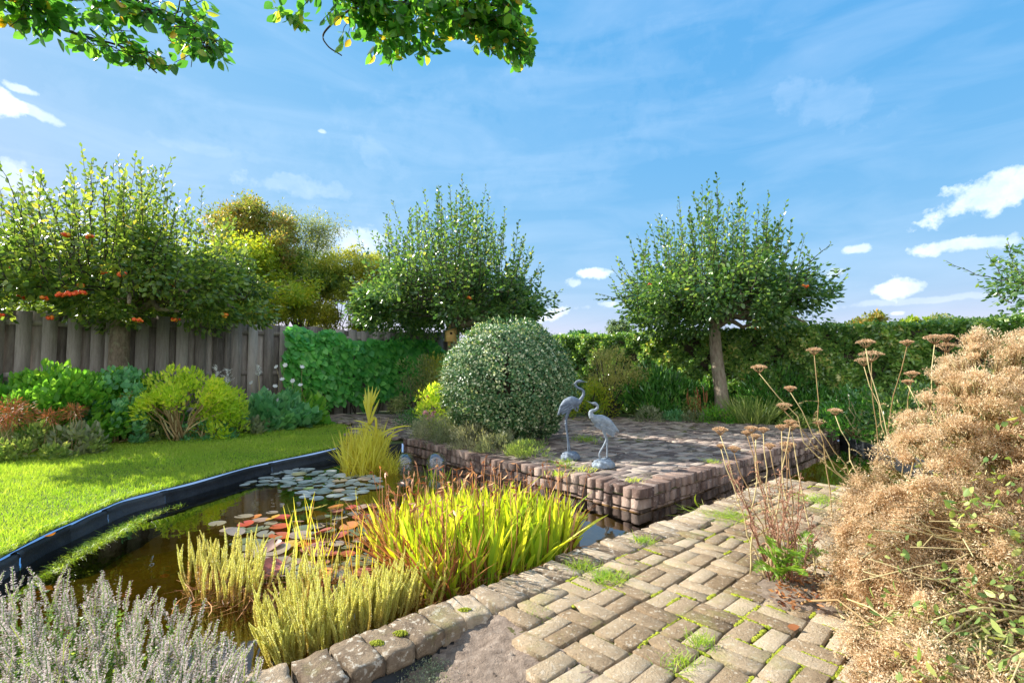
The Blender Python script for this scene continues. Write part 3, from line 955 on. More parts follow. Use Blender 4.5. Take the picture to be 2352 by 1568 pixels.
def hedge():
    a, b = np.array(dp(1240, 800, 14.4)[:2]), np.array(dp(2352, 800, 8.6)[:2])
    d = unit(b - a)
    L = float(np.linalg.norm(b - a)) + 3.5
    n = np.array([d[1], -d[0]])
    H, D = 2.02, 1.0
    o = thing('clipped_hedge', 'long clipped green hedge walling the far right side of the garden', 'hedge', (a[0], a[1], 0))
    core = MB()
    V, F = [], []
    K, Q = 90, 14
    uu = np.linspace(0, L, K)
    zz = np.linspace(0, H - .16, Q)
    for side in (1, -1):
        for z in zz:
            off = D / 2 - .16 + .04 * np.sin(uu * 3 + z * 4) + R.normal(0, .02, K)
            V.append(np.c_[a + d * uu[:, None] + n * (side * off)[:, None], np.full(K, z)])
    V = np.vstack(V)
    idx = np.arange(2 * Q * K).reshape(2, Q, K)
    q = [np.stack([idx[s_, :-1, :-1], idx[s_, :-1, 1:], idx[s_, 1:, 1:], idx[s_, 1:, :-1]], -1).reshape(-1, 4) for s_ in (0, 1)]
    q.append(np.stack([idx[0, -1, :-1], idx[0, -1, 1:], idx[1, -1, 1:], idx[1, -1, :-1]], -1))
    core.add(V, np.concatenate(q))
    core.build('hedge_dark_core', M['core_shade'], o)  # solid dark core, its colour stands for shade between the hedge leaves
    lv = MB()
    N = 62000
    u = R.uniform(0, L, N)
    z = R.uniform(.05, H, N)
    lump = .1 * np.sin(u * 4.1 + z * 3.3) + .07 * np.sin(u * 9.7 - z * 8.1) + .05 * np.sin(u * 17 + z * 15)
    dep = D / 2 - .06 + lump * .7 - R.exponential(.045, N)
    P = np.c_[a + d * u[:, None] + n * dep[:, None], z]
    A = unit(np.c_[np.tile(n, (N, 1)) * .5, np.full(N, -.35)] + R.normal(0, .6, (N, 3)))
    B = np.cross(A, np.c_[np.tile(n, (N, 1)), np.full(N, .5)] + R.normal(0, .6, (N, 3)))
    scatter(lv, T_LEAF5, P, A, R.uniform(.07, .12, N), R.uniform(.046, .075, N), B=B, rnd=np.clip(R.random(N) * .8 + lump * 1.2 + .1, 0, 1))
    N = 15000
    u = R.uniform(0, L, N)
    w = R.uniform(-D / 2, D / 2, N)
    z = H + .02 * np.sin(u * 2.1) + .025 * np.sin(u * 7 + w * 5) - R.exponential(.03, N) + (R.random(N) > .97) * R.uniform(0, .12, N)
    P = np.c_[a + d * u[:, None] + n * w[:, None], z]
    A = unit(R.normal(0, 1, (N, 3)) + np.array([0, 0, .5]))
    scatter(lv, T_LEAF5, P, A, R.uniform(.055, .09, N), R.uniform(.035, .055, N), rnd=np.clip(R.random(N) * .9 + .05, 0, 1))
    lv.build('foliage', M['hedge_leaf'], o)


hedge()


# ------------------------------------------------------------------ trees
def limb_path(p0, p1, sag, n=7, wig=.05):
    t = np.linspace(0, 1, n)[:, None]
    p0, p1 = np.asarray(p0, float), np.asarray(p1, float)
    p = p0 * (1 - t) + p1 * t + np.array([0, 0, sag]) * (t * (1 - t) * 4)
    L = np.linalg.norm(p1 - p0)
    w = R.normal(0, wig * L, (n, 3)) * (t * (1 - t) * 4)
    return p + w


def pollard(name, label, cat, x, y, h0, h1, rad, rt=.13, seed=1, mat='apple_leaf', n_shoot=230, fill=9500, berries=0, lean=(0, 0), flat=.55, leaf=.088):
    """an old orchard tree cut to a wide head of upright leafy shoots"""
    global R
    R = np.random.default_rng(seed)
    o = thing(name, label, cat, (x, y, 0), 'round-headed orchard trees')
    tr = MB()
    th = h0 + .55
    z = np.linspace(-.02, th, 9)
    cx, cy = x + lean[0] * z / th + .02 * np.sin(z * 3), y + lean[1] * z / th
    rr = rt * (1.28 - .34 * z / th)
    rr[0] *= 1.35
    rr[1] *= 1.08
    tubes(tr, np.c_[cx, cy, z], rr[None], 12)
    top = np.array([cx[-1], cy[-1], th])
    limbs = []
    for i in range(13):
        a = i / 13 * 2 * math.pi * 1.618 * 8 + R.normal(0, .2)
        r = rad * R.uniform(.5, .86)
        st = top + np.array([0, 0, -R.uniform(.0, .5)])
        en = np.array([top[0] + r * math.cos(a), top[1] + r * math.sin(a), h0 + R.uniform(.05, .9)])
        p = limb_path(st, en, R.uniform(.05, .3), 8, .035)
        limbs.append(p)
        tubes(tr, p, np.linspace(.07, .022, 8)[None] * rt / .13, 6)
    tr.build('trunk', M['bark'], o)
    tw, lv = MB(), MB()
    lp = np.vstack([p[2:] for p in limbs])
    starts, tips = [], []
    allP, allA, allL, allR = [], [], [], []
    for i in range(n_shoot):
        a_, q = R.uniform(0, 6.283), .84 * math.sqrt(R.random())
        dx = np.array([math.cos(a_), math.sin(a_)]) * q
        b = np.array([top[0] + dx[0] * rad, top[1] + dx[1] * rad, h0 + R.uniform(.35, 1.0)])
        wob_ = .28 * math.sin(a_ * 3 + seed) + .22 * math.sin(a_ * 5 + seed * 2.1 + q * 6)
        prof = h1 - (h1 - h0 - 1.0) * min(1, q) ** 2.4 - R.gamma(1.3, .42) + (wob_ - .15) * (.4 + q)
        if math.sin(a_ * 4 + seed * 1.7 + q * 5) > .8 and R.random() < .7:
            continue
        out = dx / max(q, .05) * (max(0, q - .2) ** 1.2) * R.uniform(.2, .85)
        d = np.array([out[0], out[1], 1.0]) + np.r_[R.normal(0, .13, 2), 0]
        ln = max(.5, (prof - b[2])) * R.uniform(.75, 1.0)
        if q > .6 and R.random() < .45:
            d = np.array([out[0] * 2.2, out[1] * 2.2, R.uniform(-.1, .8)])
            ln = R.uniform(.45, 1.1)
        d = d / np.linalg.norm(d)
        tip = b + d * ln + R.normal(0, .05, 3)
        K = 8
        t = np.linspace(0, 1, K)[:, None]
        path = b * (1 - t) + tip * t + (np.array([0, 0, -.06 * ln]) + R.normal(0, .055, 3)) * (t * (1 - t) * 4) + R.normal(0, .012, (K, 3))
        tubes(tw, path, np.linspace(.011, .003, K)[None], 4)
        m = int(ln / .05)
        tt = np.linspace(.08, 1, m)
        pts = np.stack([np.interp(tt, t[:, 0], path[:, c]) for c in range(3)], 1)
        ph = np.arange(m) * 2.4 + R.uniform(0, 6)
        rad_ = np.stack([np.cos(ph), np.sin(ph), np.zeros(m)], 1)
        upn = .5 + .9 * tt ** 3
        A = unit(rad_ + d[None] * upn[:, None] + R.normal(0, .28, (m, 3)) + np.array([0, 0, -.25]))
        allP.append(pts)
        allA.append(A)
        allL.append(leaf * R.uniform(.85, 1.3, m) * (1 - .3 * tt ** 6))
        allR.append(np.clip(R.random(m) * .75 + .25 * R.random(), 0, 1))
    # the dense low part of the head
    nc = 80
    a = R.uniform(0, 2 * math.pi, nc)
    q = np.sqrt(R.random(nc)) * (.9 + .14 * np.sin(a * 3 + seed * .7))
    cz = h0 + .15 + R.uniform(0, 1, nc) * (1.5 * (1 - q ** 2 * .6)) * flat / .55
    C = np.stack([top[0] + rad * q * np.cos(a), top[1] + rad * q * np.sin(a), cz], 1)
    per = fill // nc
    for c in C:
        e = rdir(per) * (R.random((per, 1)) ** .4) * np.array([.46, .46, .34]) * R.uniform(.6, 1.25)
        allP.append(c + e)
        o_ = unit(np.c_[(c[:2] - top[:2])[None].repeat(per, 0), np.zeros(per)])
        allA.append(unit(o_ * .5 + unit(e) * .7 + R.normal(0, .4, (per, 3)) + np.array([0, 0, -.35])))
        allL.append(leaf * R.uniform(.8, 1.25, per))
        allR.append(np.clip(R.random(per) * .8, 0, 1))
        if R.random() < .6:
            st = lp[np.argmin(np.linalg.norm(lp - c, axis=1))]
            tubes(tw, limb_path(st, c, .03, 5), np.linspace(.014, .004, 5)[None], 4)
    P, A, L, Rn = np.vstack(allP), np.vstack(allA), np.concatenate(allL), np.concatenate(allR)
    scatter(lv, T_LEAF, P, A, L, L * R.uniform(.5, .68, len(L)), rnd=Rn, roll=1.2)
    cr = lv.build('crown', M[mat], o)
    tw.build('twigs', M['dark_bark'], cr)
    bm = bmesh.new()
    bmesh.ops.create_icosphere(bm, subdivisions=1, radius=1)
    SV, SF = np.array([v.co[:] for v in bm.verts]), np.array([[v.index for v in f.verts] for f in bm.faces])
    bm.free()
    for i in range(berries):
        a_, q_ = R.uniform(math.pi * 1.02, math.pi * 1.98), R.uniform(.5, .98)
        c = np.array([top[0] + rad * q_ * math.cos(a_), top[1] + rad * q_ * math.sin(a_), h0 + R.uniform(-.05, 1.15)])
        b = MB()
        for j in range(R.integers(7, 16)):
            b.add(c + R.normal(0, .017, 3) * np.array([1.3, 1.3, .6]) + SV * R.uniform(.021, .034), SF, R.random())
        b.build('fruit_cluster', M['berry'], o, smooth=True)
    return o


pl = dp(272, 900, 8.9)
pollard('apple_tree', 'large apple tree hung with orange-red fruit in front of the grey fence', 'tree', pl.x, pl.y, 1.95, 5.25, 2.4, .145, 11, 'apple_leaf_sunlit', 430, 15500, 34, leaf=.1)
pm = dp(1042, 900, 11.6)
pollard('apple_tree', 'apple tree rising behind the domed bush with a birdhouse on its trunk', 'tree', pm.x, pm.y, 2.0, 5.85, 2.25, .14, 12, 'apple_leaf', 390, 15000, 2, leaf=.1)
pr_ = at(1660, 962, TERR_Z)
pollard('apple_tree', 'apple tree with bare pale trunk at the far edge of the brick terrace', 'tree', pr_.x, pr_.y, 1.95, 5.4, 2.15, .118, 13, 'apple_leaf', 350, 13500, 3, leaf=.097, lean=(-.16, 0))
pe_ = dp(2655, 900, 7.6)
pollard('apple_tree', 'apple tree showing only a few leafy twig tips at the right edge', 'tree', pe_.x, pe_.y, 2.0, 3.7, 2.0, .12, 14, 'apple_leaf', 150, 6500, 0)


def leafy_tree(name, label, base, pts, mat, n_leaf, leaf, seed, trunk_r=.1, clump=.5, wr=.5, tpl=T_LEAF5, droop=.3, group='trees and bushes beyond the fence', bark='dark_bark', fork=.3, cat='tree', squash=.75):
    """trunk, a limb to every clump centre in pts [(p, radius)], leaves filling each clump unevenly"""
    global R
    R = np.random.default_rng(seed)
    base = np.asarray(base, float)
    o = thing(name, label, cat, tuple(base), group)
    tr, lv = MB(), MB()
    C = np.array([p for p, r in pts], float)
    rad = np.array([r for p, r in pts], float)
    hub = np.array([base[0], base[1], base[2] + (C[:, 2].max() - base[2]) * fork])
    tubes(tr, limb_path(base - [0, 0, .05], hub, 0, 6, .02), np.linspace(trunk_r * 1.25, trunk_r * .8, 6)[None], 8)
    tot = (rad ** 2).sum()
    for c, r in zip(C, rad):
        k = limb_path(hub, c + [0, 0, .2 * r], .1, 7, .04)
        tubes(tr, k, np.linspace(trunk_r * .42, trunk_r * .08, 7)[None], 5)
        n = int(1.9 * n_leaf * r * r / tot)
        ns = max(4, int(9 * (r / .6)))
        sub = c + rdir(ns) * r * R.uniform(.35, 1.0, (ns, 1)) * np.array([1, 1, squash])
        for s_ in sub:
            tubes(tr, limb_path(c, s_, .02, 4, .05), np.linspace(trunk_r * .09, .004, 4)[None], 3)
        pick = R.integers(ns, size=n)
        e = rdir(n) * (R.random((n, 1)) ** .5) * (clump * r)
        P = sub[pick] + e * np.array([1, 1, .8])
        A = unit(unit(e) * .8 + R.normal(0, .55, (n, 3)) + np.array([0, 0, -droop]))
        L = leaf * R.uniform(.7, 1.25, n)
        scatter(lv, tpl, P, A, L, L * wr, rnd=np.clip(R.random(n) * .75 + R.random(ns)[pick] * .25, 0, 1))
    tr.build('trunk', M[bark], o)
    lv.build('crown', M[mat], o)
    return o


def blob(cx, cy, depth, w, h, n, r, seed):
    """clump centres filling an oval of the scene: centre given on the photo grid and a depth, half sizes in grid px"""
    q = np.random.default_rng(seed)
    out = []
    for i in range(n):
        a, k = q.uniform(0, 6.283), math.sqrt(q.random())
        dd = depth + q.normal(0, r * .9)
        out.append((tuple(dp(cx + w * k * math.cos(a), cy + h * k * math.sin(a), dd)), r * q.uniform(.7, 1.2)))
    return out


def beyond_the_fence():
    def foot(px, depth):
        p = dp(px, 800, depth)
        return (p.x, p.y, 0)
    leafy_tree('plum_tree', 'tree with bronze-brown leaves rising beyond the fence', foot(600, 13.6), blob(590, 545, 13.6, 80, 85, 13, .62, 1), 'olive_leaf', 8000, .1, 21, .11)
    leafy_tree('willow_tree', 'thin feathery grey-green tree against the sky beyond the fence', foot(690, 15.5), blob(690, 580, 15.5, 72, 95, 17, .6, 2), 'willow_leaf', 9000, .09, 22, .08, wr=.28, clump=.7)
    leafy_tree('bushy_tree', 'broad yellow-green tree with forked pale trunk just over the fence', foot(530, 12.9), blob(560, 650, 12.9, 135, 85, 20, .62, 3), 'lime_leaf', 13000, .095, 23, .09, bark='bark', fork=.62)
    leafy_tree('bushy_tree', 'mid green bushy tree beyond the fence where the vine begins', foot(690, 13.9), blob(690, 665, 13.9, 70, 90, 15, .58, 4), 'apple_leaf_sunlit', 7000, .09, 24, .07)
    leafy_tree('golden_shrub', 'golden leaved bush with upright stems above the vine-covered fence', foot(785, 14.4), blob(785, 680, 14.4, 62, 85, 17, .5, 5), 'gold_leaf', 8500, .085, 25, .05, fork=.15)
    leafy_tree('slim_conifer', 'narrow dark green conifer standing above the vine-covered fence', foot(836, 13.6), [(tuple(dp(836 + (i % 2) * 6 - 3, 752 - i * 12, 13.6)), .27 - .012 * i) for i in range(8)], 'deep_leaf', 5000, .06, 26, .05, wr=.4)
    leafy_tree('lime_shrub', 'bright yellow-green shrub between slim conifer and the birdhouse tree', foot(905, 14.0), blob(905, 725, 14.0, 85, 60, 15, .5, 6), 'lime_leaf', 8500, .09, 27, .05, fork=.2)
    leafy_tree('ivy_tree', 'pale gold tree half hidden behind the birdhouse tree', foot(860, 16), blob(845, 625, 16, 45, 45, 8, .5, 7), 'gold_leaf', 4500, .09, 28, .06)
    leafy_tree('bushy_tree', 'green tree filling the gap behind the fruit-laden apple tree', foot(150, 12.4), blob(130, 640, 12.4, 190, 60, 13, .75, 8), 'lime_leaf', 9500, .1, 29, .09)
    leafy_tree('bushy_tree', 'low golden bush glowing behind the fence top', foot(440, 12.6), blob(470, 715, 12.6, 190, 38, 17, .48, 9), 'gold_leaf', 9500, .085, 30, .05, fork=.3)
    # far beyond the hedge
    g = 'far trees beyond the hedge'
    for nm, lab, px, py, dep, w, h, n, r, mat, lf in (
            ('distant_tree', 'small round dark tree on the skyline right of the domed bush', 1324, 772, 42, 16, 9, 8, .55, 'deep_leaf', .32),
            ('distant_pine', 'dark flat-topped pine on the skyline between the two orchard trees', 1420, 754, 45, 20, 17, 11, .6, 'far_leaf', .32),
            ('distant_tree', 'hazy green tree half hidden under the low right branches of the terrace tree', 1800, 748, 34, 55, 18, 11, .9, 'far_leaf', .3),
            ('distant_tree', 'wind-swept olive tree poking over the hedge, left of two lesser tops', 1987, 745, 30, 30, 12, 9, .5, 'olive_leaf', .26),
            ('distant_tree', 'tiny pointed green treetop just over the hedge', 2098, 748, 30, 16, 9, 6, .4, 'lime_leaf', .24),
            ('distant_tree', 'low broad bare-twigged treetop over the hedge near the dried flower bush', 2180, 742, 32, 58, 12, 12, .5, 'willow_leaf', .2)):
        p = dp(px, 800, dep)
        leafy_tree(nm, lab, (p.x, p.y, 0), blob(px, py, dep, w, h, n, r, int(px)), mat, 1500, lf, int(px) + 1, .16, group=g, tpl=T_QUAD, fork=.6)


beyond_the_fence()


# ------------------------------------------------------------------ branches overhead
def overhead_tree():
    global R
    R = np.random.default_rng(41)
    base = np.array([-3.9, .2, 0])
    o = thing('overhanging_tree', 'leafy backlit branches of a tree reaching in along the top of the picture', 'tree', tuple(base))
    tr, lv = MB(), MB()
    tw = tr
    hub = np.array([-3.6, .45, 3.3])
    tubes(tr, limb_path(base - [0, 0, .1], hub, 0, 8, .01), np.linspace(.17, .12, 8)[None], 10)
    mains = [
        ([hub, dp(-260, -300, 1.9), dp(60, -110, 2.7), dp(290, 2, 3.1), dp(390, 42, 3.2), dp(440, 66, 3.25), dp(472, 100, 3.25), dp(482, 132, 3.25)], .03, 0, 3.1),
        ([dp(60, -110, 2.7), dp(20, -20, 2.85), dp(90, 42, 3.0), dp(180, 80, 3.1), dp(290, 112, 3.2), dp(360, 168, 3.25)], .014, 0, 3.1),
        ([hub, dp(200, -500, 2.1), dp(560, -200, 2.9), dp(760, -30, 3.3), dp(840, 6, 3.4), dp(960, 10, 3.5), dp(1020, 12, 3.55), dp(1060, 45, 3.6), dp(1130, 55, 3.6), dp(1180, 85, 3.65), dp(1215, 110, 3.65)], .036, 0, 3.5),
        ([dp(1020, 12, 3.55), dp(1100, 10, 3.5), dp(1160, 20, 3.55), dp(1195, 45, 3.55)], .01, 0, 3.5),
        ([dp(840, 6, 3.4), dp(800, 25, 3.4), dp(745, 75, 3.4), dp(752, 105, 3.4), dp(785, 128, 3.4)], .009, 0, 3.4),
    ]
    P_, A_ = [], []
    dens = [1.0, 1.0, 1.0, 1.0, 0.0]
    for mi, (pts, r, _, _) in enumerate(mains):
        p = spline(pts, 8)
        n = len(p)
        tubes(tr if mi in (0, 2) else tw, p, np.linspace(r, .004, n)[None], 6)
        if dens[mi] == 0:
            continue
        vis = [q for q in range(n) if p[q][1] > 2.6]
        # side twigs with leaves
        for q in vis:
            for _ in range(2 if mi < 2 else 3):
                d = unit(rdir(1)[0] * np.array([1, .8, .45]) + np.array([.35, 0, -.35 if mi != 2 else -.25]))
                ln = R.uniform(.12, .42) * (1.1 if mi > 1 else .9)
                tp = p[q] + d * ln
                tx_ = 1176 + FOC * tp[0] / tp[1]
                ty_ = 784 - FOC * ((tp[2] - EYE) * math.cos(PITCH) - tp[1] * math.sin(PITCH)) / tp[1]
                if 500 < tx_ < 615 or tx_ > 1220 or ty_ > np.interp(tx_, [0, 130, 220, 370, 490, 615, 665, 745, 890, 1000, 1040, 1090, 1165, 1225], [50, 85, 130, 160, 130, 40, 80, 60, 130, 90, 50, 60, 140, 120]):
                    continue
                path = limb_path(p[q], tp, .03, 5, .04)
                tubes(tw, path, np.linspace(.005, .002, 5)[None], 4)
                m = int(ln / .05) + 2
                t = R.uniform(.15, 1.05, m)
                pts_ = p[q] * (1 - t[:, None]) + tp * t[:, None]
                P_.append(pts_ + R.normal(0, .012, (m, 3)))
                A_.append(unit(d[None] * .5 + R.normal(0, .6, (m, 3)) + np.array([.1, 0, -.55])))
    # the fuller hanging bunch of the second branch
    for (cx, cy, dd, rr, n) in ((960, 60, 3.5, .25, 150), (895, 90, 3.5, .2, 90), (1110, 80, 3.55, .16, 40), (985, 115, 3.5, .14, 30), (1090, 22, 3.5, .22, 55), (1190, 95, 3.6, .14, 34), (880, 40, 3.45, .2, 40), (640, 25, 3.3, .1, 14),
                                (690, 45, 3.3, .08, 14), (100, 20, 2.95, .26, 90), (250, 40, 3.05, .22, 60), (1170, 15, 3.5, .16, 30), (30, 10, 2.9, .22, 30), (340, 130, 3.2, .12, 14)):
        c = np.array(dp(cx, cy, dd))
        e = rdir(n) * R.random((n, 1)) ** .45 * rr * np.array([1, .8, .75])
        P_.append(c + e)
        A_.append(unit(unit(e) * .5 + R.normal(0, .5, (n, 3)) + np.array([0.1, 0, -.5])))
    P, A = np.vstack(P_), np.vstack(A_)
    # the gap of open sky between the two branches stays open
    v = P - np.array([0, 0, EYE])
    sx = 1176 + FOC * v[:, 0] / np.maximum(v[:, 1], .1)
    ex = [-400, 0, 60, 130, 220, 300, 370, 400, 440, 490, 515, 535, 536, 604, 605, 640, 665, 700, 745, 830, 890, 950, 1000, 1030, 1080, 1110, 1165, 1225, 1235, 1236, 2000]
    ey = [60, 60, 75, 100, 145, 135, 175, 120, 110, 148, 70, 40, -900, -900, 30, 60, 95, 50, 60, 135, 150, 138, 108, 66, 66, 125, 160, 145, 60, -900, -900]
    sy = 784 - FOC * (v[:, 2] * math.cos(PITCH) - v[:, 1] * math.sin(PITCH)) / np.maximum(v[:, 1], .1)
    keep = (sy < np.interp(sx, ex, ey) - R.uniform(4, 22, len(P))) | (P[:, 1] < 2.3)
    P, A = P[keep], A[keep]
    L = R.uniform(.06, .098, len(P))
    scatter(lv, T_LEAF, P, A, L, L * R.uniform(.55, .72, len(P)), rnd=np.clip(R.random(len(P)) ** 1.1 + (R.random(len(P)) > .97) * .3, 0, 1), roll=1.6)
    tr.build('trunk', M['dark_bark'], o)
    lv.build('crown', M['over_leaf'], o)


overhead_tree()


# ------------------------------------------------------------------ shrubs and border plants
def shrub(name, label, cat, base, rx, ry, z0, z1, n, leaf, wr, mat, seed, stems=14, stem_mat='dark_bark', tpl=T_LEAF5, shell=.35, up=.35, group=None, lumps=9, sr=.012, power=2.2, droop=0.0, spiky=False):
    """mounded plant: leaves in lumps over a dome, stems from the base to the lumps"""
    global R
    R = np.random.default_rng(seed)
    base = np.asarray(base, float)
    o = thing(name, label, cat, tuple(base), group)
    lv, st = MB(), MB()
    c0 = base + [0, 0, z0]
    d = rdir(lumps * 4, -.25, 1)
    C = c0 + d * np.array([rx, ry, z1 - z0]) * R.uniform(.55, .92, (len(d), 1))
    rl = .32 * min(rx, ry, (z1 - z0)) * R.uniform(.7, 1.4, len(d))
    k = R.integers(len(d), size=n)
    e = rdir(n) * R.random((n, 1)) ** shell * rl[k][:, None]
    P = C[k] + e
    P[:, 2] = np.maximum(P[:, 2], base[2] + .01)
    out = unit(P - (c0 - [0, 0, .3 * (z1 - z0)]))
    A = unit(out * .75 + unit(e) * .35 + R.normal(0, .4, (n, 3)) + np.array([0, 0, up - droop]))
    L = leaf * R.uniform(.65, 1.25, n)
    scatter(lv, tpl, P, A, L, L * wr, rnd=np.clip(R.random(n) * .7 + R.random(len(d))[k] * .3, 0, 1))
    for i in R.integers(len(d), size=stems):
        tubes(st, limb_path(base + np.r_[R.normal(0, .05, 2), 0], C[i], .04, 6, .03), np.linspace(sr, sr * .4, 6)[None], 5)
    lv.build('foliage', M[mat], o)
    if stems:
        st.build('stems', M[stem_mat], o)
    return o


def foot(px, depth, z=0.0):
    p = dp(px, 800, depth)
    return (p.x, p.y, z)


def dome_bush():
    global R
    R = np.random.default_rng(51)
    c = np.array(foot(1166, 7.55, TERR_Z))
    o = thing('domed_bush', 'large dome-shaped clipped bush of small cream-edged leaves on the terrace', 'bush', tuple(c), None)
    rx, zc, zt, zb = 1.02, .86, 1.88, .04
    N = 62000
    d = rdir(N)
    sup = lambda v: np.sign(v) * np.abs(v) ** .82
    d = unit(sup(d))
    top = d[:, 2] > 0
    h = np.where(top, zt - zc, zc - zb)
    lump = 1 + .05 * np.sin(d[:, 0] * 7 + d[:, 2] * 5 + 1) * np.sin(d[:, 1] * 5 + 2) + .035 * np.sin(d[:, 0] * 9 + d[:, 2] * 5) + .03 * np.sin(d[:, 1] * 11 - d[:, 2] * 7 + 1) + .025 * np.sin(d[:, 0] * 23 + d[:, 1] * 19 + d[:, 2] * 21)
    dep = lump - R.exponential(.055, N)
    P = c - [0, 0, TERR_Z] + np.stack([d[:, 0] * rx * dep, d[:, 1] * rx * dep, zc + d[:, 2] * h * dep], 1)
    # ragged hem near the ground
    keep = ~((P[:, 2] < .34) & (R.random(N) < .6) & (np.sin(np.arctan2(d[:, 1], d[:, 0]) * 9) < .4))
    P, d = P[keep], d[keep]
    N = len(P)
    A = unit(R.normal(0, 1, (N, 3)) + d * .25 + np.array([0, 0, .3]))
    A = unit(A - d * (np.sum(A * d, 1, keepdims=True) - .3))
    B = np.cross(A, d + R.normal(0, .38, (N, 3)))
    lv = MB()
    L = R.uniform(.032, .055, N)
    scatter(lv, T_QUAD, P, A, L, L * .6, B=B, rnd=R.random(N) ** 1.05)
    N2 = 1100                                            # wisps that stick out of the clipped outline
    d = rdir(N2, -.1, 1)
    P = c - [0, 0, TERR_Z] + np.stack([d[:, 0] * rx, d[:, 1] * rx, zc + d[:, 2] * (zt - zc)], 1) * 1.0 + d * R.uniform(.0, .085, (N2, 1))
    scatter(lv, T_QUAD, P, unit(d + R.normal(0, .3, (N2, 3))), .05, .024)
    tr = MB()
    for i in range(26):
        e = rdir(1, -.2, .8)[0]
        tip = c + np.array([e[0] * rx * .85, e[1] * rx * .85, zc + e[2] * .75])
        tubes(tr, limb_path(c + np.r_[R.normal(0, .09, 2), -.02], tip, .1, 7, .05), np.linspace(.03, .006, 7)[None], 6)
    lv.build('foliage', M['box_leaf'], o)
    tr.build('trunk', M['dark_bark'], o)
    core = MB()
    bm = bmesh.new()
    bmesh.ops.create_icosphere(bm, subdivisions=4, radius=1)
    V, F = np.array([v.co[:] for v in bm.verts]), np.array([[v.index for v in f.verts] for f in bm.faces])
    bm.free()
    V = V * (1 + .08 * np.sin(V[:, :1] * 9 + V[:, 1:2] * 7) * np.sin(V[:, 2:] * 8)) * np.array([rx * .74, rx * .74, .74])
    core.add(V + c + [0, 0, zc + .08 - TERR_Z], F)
    core.build('bush_dark_core', M['core_shade'], o, smooth=True)  # solid dark ball behind the leaves, painted as the shaded inside


dome_bush()


def vine():
    global R
    R = np.random.default_rng(52)
    s0 = FLEN * .775
    o = thing('climbing_vine', 'vigorous climber with big heart-shaped leaves smothering the end of the fence', 'vine', (*(F0 + FDIR * (s0 + 1.5) + FN * .1), 0), None)
    N = 3300
    u = R.uniform(0, 4.3, N)
    lo = .15 + .55 * np.clip((1.2 - u) / 1.2, 0, 1) + .25 * np.sin(u * 3.1) ** 2
    hi = 1.98 + .12 * np.sin(u * 2.2 + .4) + .06 * np.sin(u * 7) - .28 * np.clip((u - 2.9) / 1.4, 0, 1)
    z = lo + (hi - lo) * R.random(N) ** .85
    bul = .1 + .3 * np.sin(np.clip((z - .2) / 2.0, 0, 1) * 2.6) + .08 * np.sin(u * 5 + z * 4)
    dep = bul * R.uniform(.5, 1.0, N)
    P = np.c_[F0 + FDIR * (s0 + u)[:, None] + FN * dep[:, None], z]
    fn3 = np.r_[FN, 0]
    A = unit(np.array([0, 0, -1.0]) + fn3 * .45 + R.normal(0, .33, (N, 3)))
    B = np.cross(A, fn3 + np.array([0, 0, .5]) + R.normal(0, .35, (N, 3)))
    lv = MB()
    L = R.uniform(.06, .2, N)
    scatter(lv, T_HEART, P, A, L, L * .95, B=B, rnd=R.random(N))
    lv.build('foliage', M['vine_leaf'], o)
    st = MB()
    for i in range(16):
        uu = R.uniform(.3, 4.0)
        a = np.r_[F0 + FDIR * (s0 + uu) + FN * .08, 0]
        b = np.r_[F0 + FDIR * (s0 + uu + R.normal(0, .4)) + FN * .15, R.uniform(1.0, 1.9)]
        tubes(st, limb_path(a, b, 0, 7, .04), np.linspace(.013, .005, 7)[None], 5)
    st.build('stems', M['dark_bark'], o)


vine()


